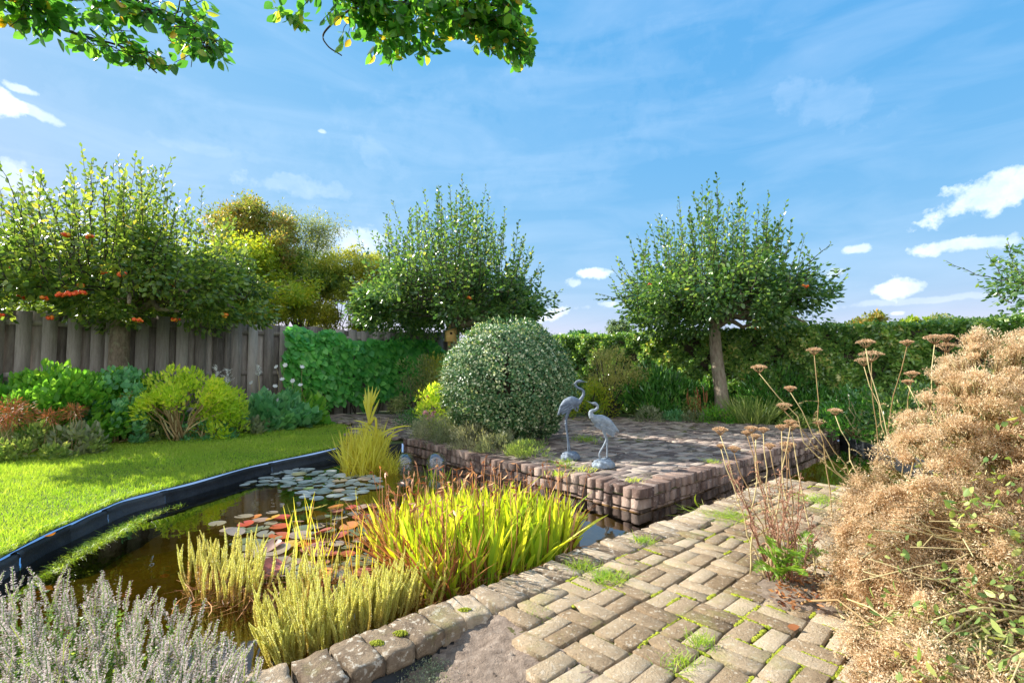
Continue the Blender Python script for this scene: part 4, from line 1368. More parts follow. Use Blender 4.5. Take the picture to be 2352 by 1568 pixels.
def border():
    g = 'border plants along the fence'
    shrub('hydrangea_bush', 'wide mid-green leafy bush at the left end of the fence border', 'bush', foot(115, 7.4), 1.15, .65, .3, 1.14, 3600, .11, .58, 'hydrangea_leaf', 61, 22, 'tan_stem', T_LEAF, group=g)
    shrub('hydrangea_bush', 'taller mid-green leafy bush left of the apple trunk', 'bush', foot(215, 7.9), .8, .6, .35, 1.17, 2600, .11, .58, 'hydrangea_leaf', 62, 16, 'tan_stem', T_LEAF, group=g)
    shrub('azalea_bush', 'sunlit yellow-green bush with fanned bare stems right of the apple trunk', 'bush', foot(425, 7.95), .82, .6, .58, 1.13, 3600, .085, .5, 'azalea_leaf', 63, 34, 'tan_stem', T_LEAF5, group=g, sr=.016)
    shrub('azalea_bush', 'darker green bush between the apple trunk and sunlit bush', 'bush', foot(330, 8.6), .65, .55, .3, 1.05, 2400, .095, .5, 'hydrangea_leaf', 64, 14, 'tan_stem', T_LEAF, group=g)
    shrub('rose_bush', 'blue-green sapling with small round leaves in front of the apple trunk', 'bush', foot(275, 7.6), .42, .3, .25, 1.32, 900, .085, .82, 'blue_leaf', 65, 10, 'tan_stem', T_LEAF, group=g, lumps=7)
    shrub('green_bush', 'small green bush at the right foot of the sunlit bush', 'bush', foot(510, 8.2), .42, .4, .15, .85, 1600, .08, .5, 'azalea_leaf', 66, 8, 'tan_stem', group=g)
    shrub('anemone_plant', 'clump of broad lobed green leaves below the grey boards', 'plant', foot(620, 9.4), .85, .55, .1, .72, 1300, .16, .85, 'blue_leaf', 67, 14, 'tan_stem', T_HEART, group=g)
    shrub('anemone_plant', 'low clump of broad leaves beside the start of the vine', 'plant', foot(690, 9.9), .6, .5, .1, .6, 800, .15, .85, 'hydrangea_leaf', 68, 9, 'tan_stem', T_HEART, group=g)
    shrub('lungwort_plant', 'silvery green ground plant at the back edge of the lawn', 'plant', foot(575, 8.75), .5, .3, .02, .24, 700, .12, .4, 'grey_leaf', 69, 0, 'tan_stem', group=g)
    shrub('ground_cover', 'pale green low plant sprawling at the left edge of the lawn', 'plant', foot(70, 6.55), .95, .55, .03, .4, 3000, .075, .55, 'ground_leaf', 70, 10, 'tan_stem', group=g)
    shrub('ground_cover', 'sprig of pale leaves in front of the mid-green bushes', 'plant', foot(190, 6.75), .3, .25, .05, .5, 320, .1, .5, 'grey_leaf', 71, 7, 'tan_stem', T_LEAF, group=g)
    shrub('ground_cover', 'small pale plant on the stone slab at the lawn edge', 'plant', foot(335, 7.9), .4, .25, .03, .28, 500, .08, .55, 'ground_leaf', 72, 6, 'tan_stem', group=g)
    shrub('ground_cover', 'small dark green plant at lawn edge under the sunlit bush', 'plant', foot(480, 8.1), .5, .3, .03, .3, 700, .08, .5, 'blue_leaf', 73, 6, 'tan_stem', group=g)
    shrub('dark_bush', 'deep blue-green bush at the left picture edge before the fence', 'bush', foot(-20, 8.0), .5, .4, .3, 1.05, 1500, .09, .5, 'deep_leaf', 74, 8, 'dark_bark', group=g)
    # rust-coloured spent flower heads
    global R
    R = np.random.default_rng(75)
    for (px, py, dep, r, lab) in ((20, 950, 6.5, .26, 'mass of rust-brown spent flowers at the left edge'), (112, 958, 6.6, .13, 'rust-brown starry spent flower head on a pale stem, left of its twin'),
                                  (170, 945, 6.7, .12, 'rust-brown starry spent flower head nearest the apple trunk')):
        c = np.array(dp(px, py, dep))
        o = thing('spent_astilbe', lab, 'plant', (c[0], c[1], 0), 'rust-brown spent flowers')
        m, s_ = MB(), MB()
        n = int(380 * (r / .13) ** 2)
        d = rdir(n)
        scatter(m, T_QUAD, c + d * R.random((n, 1)) ** .6 * r * np.array([1.2, 1, .8]), unit(d + R.normal(0, .3, (n, 3))), R.uniform(.03, .08, n), .009)
        m.build('flower_head', M['rust'], o)
        for i in range(2 + int(r * 20)):
            tubes(s_, limb_path((c[0] + R.normal(0, r * .5), c[1], 0), c + R.normal(0, r * .3, 3), 0, 5, .03), np.linspace(.007, .004, 5)[None], 4)
        s_.build('stem', M['tan_stem'], o)
    # white plumes and white flowers
    for (px, py, dep, lab) in ((497, 862, 8.7, 'white feathery plume before the fence, left one of two'), (521, 866, 8.7, 'white feathery plume before the fence, right one of two'),
                               (593, 850, 9.2, 'small lone white plume against the grey boards near the vine')):
        c = np.array(dp(px, py, dep))
        o = thing('astilbe_plume', lab, 'flower', (c[0], c[1], 0), 'white plumes in the border')
        m, s_ = MB(), MB()
        sc = .6 if px > 590 else 1
        for i in range(22):
            t = R.uniform(0, 1)
            b = c + np.array([0, 0, -.17 + .3 * t]) * sc
            d = unit(np.r_[R.normal(0, 1, 2), R.uniform(.5, 1.4)])
            n = 22
            tt = np.linspace(0, 1, n)[:, None]
            pth = b + d * tt * R.uniform(.06, .17) * (1.1 - t * .6) * sc
            scatter(m, T_QUAD, pth + R.normal(0, .006, (n, 3)), rdir(n), .02, .012)
        m.build('plume', M['white_petal'], o)
        tubes(s_, limb_path((c[0], c[1] + .05, 0), c, 0, 5, .02), np.linspace(.008, .004, 5)[None], 4)
        s_.build('stem', M['tan_stem'], o)
    for i, (px, py) in enumerate(((655, 838), (694, 842), (634, 842), (577, 878), (632, 886), (672, 874), (690, 883), (612, 895), (638, 918), (648, 870))):
        dep = 9.6
        c = np.array(dp(px, py, dep))
        o = thing('white_anemone', 'white anemone flower on a thin stem below the grey boards', 'flower', (c[0], c[1], 0), 'white anemones in the border')
        m, s_ = MB(), MB()
        f = unit(np.array([.2, -1, .5]) + R.normal(0, .3, 3))
        e1 = unit(np.cross(f, [0, 0, 1]))
        e2 = np.cross(f, e1)
        a = np.arange(6) / 6 * 6.283
        A = np.cos(a)[:, None] * e1 + np.sin(a)[:, None] * e2
        scatter(m, T_LEAF, np.tile(c, (6, 1)), A, .05, .042, B=np.cross(A, np.tile(f, (6, 1))))
        m.build('petals', M['white_petal'], o)
        tubes(s_, limb_path((c[0] + R.normal(0, .1), c[1] + .1, .2), c, 0, 5, .02), np.linspace(.004, .003, 5)[None], 3)
        s_.build('stem', M['tan_stem'], o)
    # slabs edging the border
    for (px, py, L, lab) in ((292, 1001, .75, 'grey stone slab at the lawn edge under the blue-green sapling'), (480, 987, .9, 'grey stone slab at the lawn edge under the sunlit bush'), (395, 994, .6, 'short grey stone slab between two longer slabs at the lawn edge')):
        p = at(px, py, .05)
        m = MB()
        ang = .35
        q = MB()
        stone(q, (p.x, p.y), ang, L, .3, .1)
        q.v[0][:, 2] += .055
        tag(q.build('stone_slab', M['slab']), lab, 'stone', 'stone slabs edging the lawn')


border()


def back_planting():
    g = 'planting in front of the hedge'
    tz = TERR_Z - .06
    shrub('golden_bush', 'yellowing small-leaved tree behind the tall heron statue', 'bush', foot(1398, 11.0), .85, .7, .8, 1.62, 4200, .05, .55, 'pale_gold_leaf', 81, 26, 'dark_bark', group=g, sr=.02)
    shrub('golden_bush', 'bright green lower bush behind the tall heron statue', 'bush', foot(1358, 10.9), .6, .5, .25, .95, 2800, .06, .5, 'lime_leaf', 82, 10, 'dark_bark', group=g)
    shrub('laurel_bush', 'glossy dark green laurel behind the small heron statue', 'bush', foot(1510, 11.1), .98, .7, .35, 1.2, 3600, .15, .27, 'laurel_leaf', 83, 14, 'tan_stem', T_LEAF5, group=g, up=.9)
    shrub('laurel_bush', 'glossy laurel to the left of the pale apple trunk', 'bush', foot(1630, 11.6), .8, .6, .3, 1.06, 2600, .15, .27, 'laurel_leaf', 84, 10, 'tan_stem', T_LEAF5, group=g, up=.9)
    shrub('laurel_bush', 'darkest laurel to the right of the pale apple trunk', 'bush', foot(1790, 10.6), 1.0, .7, .3, 1.14, 4200, .14, .27, 'laurel_leaf', 85, 14, 'tan_stem', T_LEAF5, group=g, up=.8)
    shrub('laurel_bush', 'low laurel behind the dried yarrow stems', 'bush', foot(1900, 9.9), .8, .6, .2, .75, 2400, .12, .3, 'laurel_leaf', 86, 8, 'tan_stem', T_LEAF5, group=g, up=.5)
    shrub('leafy_shrub', 'loose light green shrub behind the yarrow by the hedge', 'bush', foot(1960, 8.3), .6, .5, .2, .9, 1800, .08, .45, 'laurel_leaf', 87, 12, 'tan_stem', group=g)
    shrub('leafy_shrub', 'loose green shrub right of the yarrow by the hedge', 'bush', foot(2090, 7.6), .7, .6, .2, 1.05, 2200, .08, .45, 'apple_leaf', 88, 12, 'tan_stem', group=g)
    for (px, dep, rx, h, n, mat, lab, lf) in ((1490, 10.3, .4, .3, 900, 'grey_leaf', 'grey-green cushion plant at the terrace edge below the laurel', .06), (1545, 10.4, .35, .22, 700, 'blue_leaf', 'low blue-green cushion plant at the far terrace edge', .06),
                                              (1595, 10.2, .4, .22, 800, 'grey_leaf', 'grey cushion plant under the dead brown stalks', .06), (1645, 10.0, .42, .36, 900, 'hydrangea_leaf', 'small leafy plant hugging the foot of the pale apple trunk', .07),
                                              (1585, 10.6, .35, .5, 700, 'ground_leaf', 'pale loose plant around the dead brown stalks', .07), (1830, 9.3, .5, .25, 700, 'ground_leaf', 'patch of pale low leaves at the right end of the terrace', .06)):
        shrub('cushion_plant', lab, 'plant', foot(px, dep, TERR_Z - .02), rx, .35, .02, h, n, lf, .4, mat, int(px), 0, group=g)
    global R
    R = np.random.default_rng(89)
    c = np.array(foot(1722, 9.9, TERR_Z - .02))
    o = thing('grass_tuft', 'upright tuft of thin yellow-green spikes right of the pale apple trunk', 'plant', tuple(c), g)
    n = 330
    b = c + np.c_[R.normal(0, .17, (n, 2)), np.zeros(n)]
    t = b + np.c_[R.normal(0, .16, (n, 2)) + (b - c)[:, :2] * .9, R.uniform(.25, .62, n)]
    m = MB()
    ribbons(m, curve_paths(b, t, R.normal(0, .02, (n, 3)), 5), np.tile(np.array([.02, .02, .018, .014, .004]), (n, 1)), rdir(n, -.1, .1))
    m.build('blades', M['ground_leaf'], o)
    o = thing('dead_stalks', 'bunch of dead brown stalks standing left of the pale apple trunk', 'plant', foot(1592, 10.5, .03), g)
    m = MB()
    for i in range(14):
        p = np.array(foot(1580 + R.uniform(0, 42), 10.5, 0))
        q = p + np.r_[R.normal(0, .08, 2), R.uniform(.5, .8)]
        tubes(m, limb_path(p, q, 0, 6, .04), np.linspace(.014, .007, 6)[None], 5)
        if R.random() < .6:
            tubes(m, limb_path(q, q + np.r_[R.normal(0, .14, 2), -R.uniform(0, .1)], .05, 4, .05), np.linspace(.006, .003, 4)[None], 4)
    m.build('stalks', M['rust'], o)
    shrub('feathery_bush', 'olive feathery bush between the vine and the domed bush', 'bush', foot(965, 10.7), .62, .5, .5, 1.55, 4200, .07, .3, 'willow_leaf', 90, 18, 'dark_bark', group=None, droop=.5)
    shrub('golden_bush', 'yellow-leaved shrub under the birdhouse', 'bush', foot(1015, 10.9), .5, .5, .5, 1.5, 2600, .07, .45, 'gold_leaf', 91, 12, 'dark_bark', group=None)
    shrub('dark_mound', 'dark green cushion beside the pink rose', 'plant', foot(955, 9.2, TERR_Z - .02), .4, .35, .05, .36, 1500, .04, .5, 'deep_leaf', 92, 0, group=None)
    ro = shrub('rose_bush', 'pink-flowered yellow-green rose bush left of the domed bush', 'bush', foot(1000, 8.4, TERR_Z - .02), .4, .35, .2, .85, 1700, .06, .55, 'azalea_leaf', 93, 12, 'tan_stem', group=None)
    R = np.random.default_rng(94)
    for (px, py, dep, r) in ((978, 950, 8.0, .055), (992, 958, 8.0, .055), (985, 964, 8.0, .05), (997, 948, 8.05, .04), (983, 912, 8.3, .035)):
        p = np.array(dp(px, py, dep))
        m = MB()
        n = 26
        d = rdir(n, -.2, 1)
        scatter(m, T_LEAF5, p + d * r * .25, unit(d + np.array([0, -.5, 0])), r, r * .9)
        m.build('flower', M['pink'], ro)
    # silver herbs spilling over the terrace wall
    for i, (s_, ins, r, h, n, mat, lab) in enumerate((
            (4.1, .42, .4, .42, 2600, 'silver_leaf', 'silver-grey lavender at the far end of the terrace wall'), (3.55, .4, .4, .4, 2400, 'grey_leaf', 'grey-green lavender below the pink rose'),
            (2.95, .36, .38, .36, 2200, 'silver_leaf', 'silver lavender spilling over the middle of the terrace wall'), (2.45, .42, .36, .28, 1900, 'grey_leaf', 'low grey-green herb at the left foot of the domed bush'),
            (2.0, .5, .34, .2, 1500, 'ground_leaf', 'low yellowish herb in front of the domed bush'))):
        p = C0 + D2 * s_ + D1 * ins
        ob = shrub('lavender_plant', lab, 'plant', (p[0], p[1], TERR_Z), r, r * .9, .02, h, n, .055, .18, mat, 95 + i, 0, group='silvery herbs along the terrace wall', up=.7)


back_planting()


# ------------------------------------------------------------------ lawn
def lawn():
    global R
    R = np.random.default_rng(101)
    back = [at(x, y, 0) for x, y in ((800, 1000), (806, 985), (770, 970), (640, 976), (500, 988), (360, 1003), (200, 1018), (90, 1036), (0, 1046), (-250, 1075))]
    E = EDGE[3:]
    P = [tuple(p[:2] + 0) for p in E] + [tuple(p[:2]) for p in back] + [(-7.8, 3.0)]
    m = MB()
    poly_faces(m, P, [], .006)
    base = m.build('lawn', M['meadow'])
    tag(base, kind='structure')
    n = 125000
    c = in_poly(P, n)
    near = R.random(n) < np.clip(1.6 - c[:, 1] / 9.0, .55, 1)
    c = c[near]
    n = len(c)
    b = np.c_[c, np.full(n, .004)]
    clump = np.sin(c[:, 0] * 2.3 + np.sin(c[:, 1] * 1.9)) * np.sin(c[:, 1] * 2.9 + 1.3)
    h = R.uniform(.022, .05, n) * (1 + .25 * clump)
    t = b + np.c_[R.normal(0, .016, (n, 2)), h]
    w = (.0035 + .0006 * c[:, 1])[:, None] * np.array([1.0, .75, .12])
    ribb = MB()
    ribbons(ribb, curve_paths(b, t, np.c_[R.normal(0, .006, (n, 2)), np.zeros(n)], 3), w, rdir(n, -.15, .15), rnd=np.clip(R.random(n) * .8 + .12 * clump + .1, 0, 1))
    # longer blades hanging over the edging
    k = 1500
    s_ = R.uniform(6, len(E) - 2, k)
    i = s_.astype(int)
    p = E[i, :2] * (1 - (s_ - i))[:, None] + E[i + 1, :2] * (s_ - i)[:, None]
    T = unit(E[i + 1, :2] - E[i, :2])
    nn = np.stack([T[:, 1], -T[:, 0]], 1)
    b = np.c_[p - nn * R.uniform(.02, .1, k)[:, None], np.full(k, .0)]
    t = b + np.c_[nn * R.uniform(-.03, .06, k)[:, None] + R.normal(0, .03, (k, 2)), R.uniform(.03, .075, k)]
    ribbons(ribb, curve_paths(b, t, np.tile([0, 0, .02], (k, 1)), 4), np.tile(np.array([.005, .005, .004, .001]), (k, 1)), rdir(k, -.1, .1))
    g = ribb.build('grass', M['grass'])
    tag(g, 'short sunlit lawn grass, yellow-green where the sun strikes', 'grass', kind='stuff')
    # fallen leaves on the lawn
    for (px, py, col, lab) in ((100, 1231, 'red_pad', 'red fallen leaf lying on the near part of the lawn'), (292, 1052, 'gold_leaf', 'yellow fallen leaf lying on the shaded lawn')):
        p = np.array(at(px, py, .04))
        m = MB()
        scatter(m, T_LEAF, p[None], [[.9, .3, .25]], .07, .05, rnd=np.array([.8]))
        tag(m.build('fallen_leaf', M['berry'] if col == 'red_pad' else M[col]), lab, 'leaf', 'fallen leaves')


lawn()


# ------------------------------------------------------------------ water plants
def blade_clump(mb, b, h, lean, w, n_seg=6, widths=(.55, .75, .95, 1.0, .75, .05), rnd=None, face=None):
    n = len(b)
    t = b + np.c_[lean, h]
    bend = np.c_[-lean * .35 + R.normal(0, .015, (n, 2)), np.zeros(n)]
    side = rdir(n, -.05, .05) if face is None else face
    ribbons(mb, curve_paths(b, t, bend, n_seg), w[:, None] * np.array(widths), side, rnd=rnd, grad=np.linspace(0, .25, n_seg) if rnd is not None else None)


def water_plants():
    global R
    R = np.random.default_rng(111)
    wz = WATER_Z
    # arrow-leaved marsh plants
    pg = [at(x, y, wz)[:2] for x, y in ((860, 1275), (1010, 1235), (1180, 1222), (1300, 1232), (1322, 1262), (1230, 1318), (1110, 1362), (1010, 1392), (940, 1362), (890, 1322))]
    c0 = np.mean(np.array(pg), 0)
    o = thing('marsh_plant', 'dense clump of upright yellow-green blades with brown withered tips beside the brick path', 'water plant', (*c0, wz))
    n = 1150
    c = in_poly(pg, n)
    b = np.c_[c, np.full(n, wz - .05)]
    edge = np.clip(np.linalg.norm(c - c0, axis=1) / .75, 0, 1)
    h = np.where(R.random(n) < .3, R.uniform(.18, .42, n), R.uniform(.36, .62, n)) * .9 * (1 - .25 * edge ** 2)
    lean = R.normal(0, .07, (n, 2)) * np.where(R.random((n, 1)) < .12, 2.6, 1) + (c - c0) * .1
    m = MB()
    fc = unit(np.c_[R.normal(.7, .5, n), R.normal(0, .6, n), R.normal(0, .05, n)])
    blade_clump(m, b, h, lean, R.uniform(.016, .04, n), 7, (.3, .34, .42, .75, 1.0, .72, .04), rnd=R.random(n) ** 1.2 * .75, face=fc)
    m.build('blades', M['arrow'], o)
    d = MB()
    k = 820
    c = in_poly(pg, k * 3)
    rim = np.linalg.norm(c - c0, axis=1) - .55 * (c[:, 0] - c0[0])
    c = c[np.argsort(-rim + R.normal(0, .18, len(rim)))][:k]
    b = np.c_[c, np.full(k, wz - .03)]
    lean = R.normal(0, .13, (k, 2)) + (c - c0) * .16
    blade_clump(d, b, R.uniform(.08, .46, k), lean, R.uniform(.006, .018, k), 6, rnd=R.random(k) * .8)
    # withered flower stalks with dark curled tips
    k = 150
    c = in_poly(pg, k)
    b = np.c_[c, np.full(k, wz)]
    t = b + np.c_[R.normal(0, .05, (k, 2)), R.uniform(.4, .62, k)]
    tubes(d, curve_paths(b, t, R.normal(0, .02, (k, 3)), 5), np.tile(np.linspace(.003, .002, 5), (k, 1)), 3)
    scatter(d, T_LEAF5, np.repeat(t, 2, 0), unit(R.normal(0, .6, (2 * k, 3)) + [0, 0, -.2]), R.uniform(.03, .08, 2 * k), .016)
    d.build('withered_blades', M['dead_leaf'], o)

    # mare's tail: bottle-brush stems
    def mares(name, label, polypx, n, h0, h1, seed, red):
        global R
        R = np.random.default_rng(seed)
        pg_ = [at(x, y, wz)[:2] for x, y in polypx]
        cc = np.mean(np.array(pg_), 0)
        ob = thing(name, label, 'water plant', (*cc, wz), 'bottle-brush stems standing in the pond')
        c_ = in_poly(pg_, n)
        b_ = np.c_[c_, np.full(n, wz - .06)]
        hh = R.uniform(h0, h1, n)
        ln_ = R.normal(0, .035, (n, 2)) + np.array([.012, 0]) + (c_ - cc) * .18
        t_ = b_ + np.c_[ln_, hh]
        K = 9
        pth = curve_paths(b_, t_, np.c_[R.normal(0, .03, (n, 2)), np.zeros(n)], K)
        st = MB()
        tubes(st, pth, np.tile(np.linspace(.0036, .002, K), (n, 1)), 5, rnd=R.random(n) * .5 + .1)
        st.build('stems', M['mare_tail'], ob)
        # whorls of needles
        nd = MB()
        W_ = 42
        tt = np.linspace(.22, 1.0, W_)
        P = np.stack([[np.interp(tt, np.linspace(0, 1, K), pth[i, :, a]) for a in range(3)] for i in range(n)]).transpose(0, 2, 1)
        q = 8
        ang = np.arange(q) / q * 6.283 + R.uniform(0, 6, (n, W_, 1))
        dd = unit(t_ - b_)[:, None, None, :]
        rad_ = np.stack([np.cos(ang), np.sin(ang), np.zeros_like(ang)], -1)
        A = unit(rad_ + dd * .85 + R.normal(0, .18, (n, W_, q, 3)))
        Ln = .0125 * np.clip(1.25 - tt ** 5, .3, 1)[None, :, None] * R.uniform(.8, 1.2, (n, 1, 1)) * np.ones((n, W_, q))
        rr = np.clip((tt[None, :, None] * .55 + .12 + R.normal(0, .12, (n, 1, 1)) - red * (tt[None, :, None] < .5) * .25) * np.ones((n, W_, q)), 0, 1)
        PP = np.repeat(P[:, :, None, :], q, 2)
        scatter(nd, T_QUAD, PP.reshape(-1, 3), A.reshape(-1, 3), Ln.ravel(), .005, rnd=rr.ravel())
        nd.build('needles', M['mare_tail'], ob)
        return ob
    mares('marestail_plant', 'big clump of pale yellow-green bottle-brush stems leaning over the coping stones', ((600, 1465), (700, 1425), (830, 1395), (985, 1372), (1000, 1395), (900, 1436), (780, 1488), (640, 1545)), 330, .2, .34, 112, 0)
    mares('marestail_plant', 'thinner clump of yellowish bottle-brush stems with reddish feet amid the lilies', ((425, 1335), (520, 1300), (610, 1312), (612, 1380), (520, 1400), (430, 1385)), 105, .2, .36, 113, 1)
    mares('marestail_plant', 'few straggling bottle-brush stems at the edge of the reddish lilies', ((640, 1380), (720, 1330), (780, 1350), (700, 1400)), 26, .15, .36, 114, 1)
    R = np.random.default_rng(115)
    # scattered thin stems standing among the lilies
    o = thing('pond_sedge', 'thin scattered yellow stems standing among the red lily leaves', 'water plant', tuple(at(760, 1300, wz)))
    k = 75
    pgx = in_poly([(640, 1240), (860, 1215), (900, 1300), (840, 1350), (640, 1350)], k)
    b = np.array([at(x, y, wz - .02) for x, y in pgx])
    t = b + np.c_[R.normal(0, .05, (k, 2)), R.uniform(.12, .42, k)]
    m = MB()
    ribbons(m, curve_paths(b, t, R.normal(0, .02, (k, 3)), 6), np.tile(np.array([.006, .007, .007, .006, .005, .001]), (k, 1)), rdir(k, -.1, .1))
    m.build('stems', M['reed'], o)
    # dry debris floating round the clumps
    m = MB()
    k = 520
    q = in_poly([(430, 1395), (640, 1400), (900, 1385), (1010, 1400), (1320, 1290), (1000, 1300), (640, 1310), (480, 1330)], k)
    b = np.array([at(x, y, wz + .004) for x, y in q]) + np.c_[np.zeros((k, 2)), R.uniform(0, .05, k)]
    t = b + np.c_[R.normal(0, .12, (k, 2)), R.normal(0, .03, k)]
    ribbons(m, curve_paths(b, t, R.normal(0, .03, (k, 3)), 5), np.tile(np.array([.005, .007, .007, .006, .002]), (k, 1)), rdir(k, -.3, .3))
    tag(m.build('floating_straw', M['dead_leaf']), 'brown dead straw floating between the water plants', 'straw', kind='stuff')

    # yellow reeds at the far end
    pg = [at(x, y, wz)[:2] for x, y in ((782, 1070), (830, 1062), (875, 1054), (885, 1068), (860, 1092), (795, 1100))]
    c0 = np.mean(np.array(pg), 0)
    o = thing('yellow_reed', 'clump of yellow reeds at the far end of the pond', 'water plant', (*c0, wz))
    n = 620
    c = in_poly(pg, n)
    b = np.c_[c, np.full(n, wz - .02)]
    m = MB()
    blade_clump(m, b, R.uniform(.2, .6, n) * (.8 + .3 * R.random(n)), R.normal(-.02, .13, (n, 2)), R.uniform(.01, .02, n), 6, rnd=R.random(n) * .8)
    m.build('blades', M['reed'], o)
    m = MB()
    a = np.array(at(862, 1060, wz))
    tall = [a, a + [.0, 0, .6], np.array(dp(848, 975, a[1])), np.array(dp(850, 935, a[1]))]
    p = spline(tall, 5)
    tubes(m, p, np.linspace(.02, .012, len(p))[None], 6, rnd=np.array([.6]))
    k = 16
    tips = [(838, 890), (846, 884), (856, 886), (865, 888), (873, 893), (868, 905), (872, 915), (836, 905), (834, 918), (860, 900), (850, 897), (842, 925), (866, 925), (845, 910), (858, 912), (840, 935)]
    b = p[-6 + np.arange(k) % 6]
    t = np.array([dp(x, y, a[1] + R.normal(0, .06)) for x, y in tips])
    ribbons(m, curve_paths(b, t, np.tile([0, 0, .03], (k, 1)), 5), np.tile(np.array([.02, .035, .035, .028, .003]), (k, 1)), np.tile([1., 0, .3], (k, 1)), rnd=R.random(k) * .5 + .4)
    b = np.tile(np.array(dp(872, 1010, a[1])), (7, 1)) + R.normal(0, .04, (7, 3))
    t = np.array([dp(x, y, a[1]) for x, y in ((930, 985), (945, 978), (905, 990), (812, 965), (830, 975), (800, 985), (915, 1000))])
    ribbons(m, curve_paths(b, t, np.tile([0, 0, .1], (7, 1)), 6), np.tile(np.array([.02, .03, .03, .028, .02, .003]), (7, 1)), np.tile([.2, .2, 1.], (7, 1)), rnd=R.random(7) * .5 + .4)
    m.build('tall_frond', M['reed'], o)
    # a few green leaves standing by the glass balls
    o = thing('water_grass', 'few thin green leaves rising from the water beside the right glass float', 'water plant', tuple(at(1010, 1100, wz)))
    k = 26
    b = np.array([at(R.uniform(975, 1030), R.uniform(1092, 1112), wz) for _ in range(k)])
    m = MB()
    blade_clump(m, b, R.uniform(.08, .2, k), R.normal(0, .03, (k, 2)), np.full(k, .012), 6, rnd=R.random(k) * .5)
    m.build('blades', M['arrow'], o)
    # clump of ferny reed hanging at the far water edge
    o = thing('marsh_grass', 'arching grassy tuft between the yellow reeds and the glass floats', 'water plant', tuple(at(895, 1080, wz)))
    k = 240
    b = np.array([at(R.uniform(860, 915), R.uniform(1070, 1092), wz) for _ in range(k)])
    m = MB()
    blade_clump(m, b, R.uniform(.05, .26, k), R.normal(0, .14, (k, 2)), np.full(k, .009), 6, rnd=R.random(k) * .6)
    m.build('blades', M['reed'], o)

    # water lilies
    def lily(label, pts, size, mat, up=0.0, rlo=0.0, rhi=1.0):
        cc = np.mean(np.array([p[:2] for p in pts]), 0)
        ob = thing('water_lily', label, 'water lily', (*cc, wz), 'water lilies in the pond')
        for p in pts:
            r = size * R.uniform(.62, 1.12)
            nseg = 20
            a0 = R.uniform(0, 6.283)
            a = a0 + np.linspace(.16, 6.283 - .16, nseg)
            rad_ = r * (1 + .03 * np.sin(a * 3 + a0))
            tilt = R.normal(0, .03, 2) if R.random() > up else R.normal(0, .14, 2)
            lift = .006 + R.uniform(0, .006) + (np.hypot(*tilt) * r if np.hypot(*tilt) > .2 else 0)
            ring2 = np.stack([rad_ * np.cos(a), rad_ * np.sin(a), np.full(nseg, .004)], 1)
            ring1 = ring2 * .6
            ring1[:, 2] = 0
            V = np.vstack([[[.12 * r * math.cos(a0), .12 * r * math.sin(a0), 0]], ring1, ring2])
            V[:, 2] += V[:, 0] * tilt[0] + V[:, 1] * tilt[1] + (.25 * (V[:, 0] * math.cos(a0 + 1) + V[:, 1] * math.sin(a0 + 1)) ** 2 / r * (.9 if lift > .03 else .05))
            i = np.arange(nseg - 1)
            mb = MB()
            mb.add(V + [p[0], p[1], wz + lift], [np.stack([np.zeros_like(i), 1 + i, 2 + i], 1), np.stack([1 + i, 1 + nseg + i, 2 + nseg + i, 2 + i], 1)], R.uniform(rlo, rhi))
            mb.build('pad', M[mat], ob)
    pts = []
    tries = in_poly([(555, 1118), (600, 1098), (680, 1078), (760, 1082), (872, 1100), (868, 1122), (800, 1148), (700, 1146), (690, 1128), (640, 1120)], 900)
    for x, y in tries:
        p = at(x, y, wz)
        if all((p - q).length > .115 for q in pts):
            pts.append(p)
    pts = pts[:92]
    lily('water lily with many grey-green floating pads at the far end of the pond', pts, .082, 'pad', .04)
    pts = []
    tries = in_poly([(490, 1205), (560, 1185), (660, 1172), (760, 1162), (870, 1160), (905, 1200), (860, 1260), (830, 1320), (700, 1340), (600, 1320), (560, 1260)], 700)
    for x, y in tries:
        p = at(x, y, wz)
        if all((p - q).length > .082 for q in pts):
            pts.append(p)
    pts = pts[:98]
    lily('water lily with red, orange and pinkish curled pads in the middle of the pond', pts, .078, 'red_pad', .5)
    # a submerged strip of sunlit weed along the edging
    o = thing('water_weed', 'fringe of green weed in the water along the dark edging', 'water plant', tuple(EDGE[28]))
    E = offset_line(EDGE, -.22)
    k = 2600
    s_ = np.clip(R.normal(26, 7, k), 13, 40)
    i = s_.astype(int)
    p = E[i] * (1 - (s_ - i))[:, None] + E[i + 1] * (s_ - i)[:, None] + R.normal(0, .03, (k, 2))
    b = np.c_[p, np.full(k, wz - .01)]
    m = MB()
    t = b + np.c_[R.normal(0, .035, (k, 2)), R.uniform(.0, .03, k)]
    ribbons(m, curve_paths(b, t, R.normal(0, .01, (k, 3)), 3), np.tile(np.array([.006, .006, .001]), (k, 1)), rdir(k, -.2, .2))
    m.build('blades', M['grass'], o)


water_plants()


def floats():
    for (px, py, r, lab) in ((927, 1082, .125, 'clear glass float nearest the yellow reeds'), (1000, 1084, .133, 'clear glass float nearest the brick wall')):
        p = at(px, py, WATER_Z)
        bm = bmesh.new()
        bmesh.ops.create_uvsphere(bm, u_segments=40, v_segments=24, radius=r)
        V = np.array([v.co[:] for v in bm.verts])
        F3 = np.array([[v.index for v in f.verts] for f in bm.faces if len(f.verts) == 3])
        F4 = np.array([[v.index for v in f.verts] for f in bm.faces if len(f.verts) == 4])
        bm.free()
        o = thing('glass_float', lab, 'glass ball', tuple(p), 'glass floats on the pond')
        m = MB()
        c = np.array(p) + [0, r * .6, r * .72]
        m.add(V + c, [F3, F4])
        m.build('globe', M['glass'], o, smooth=True)


floats()


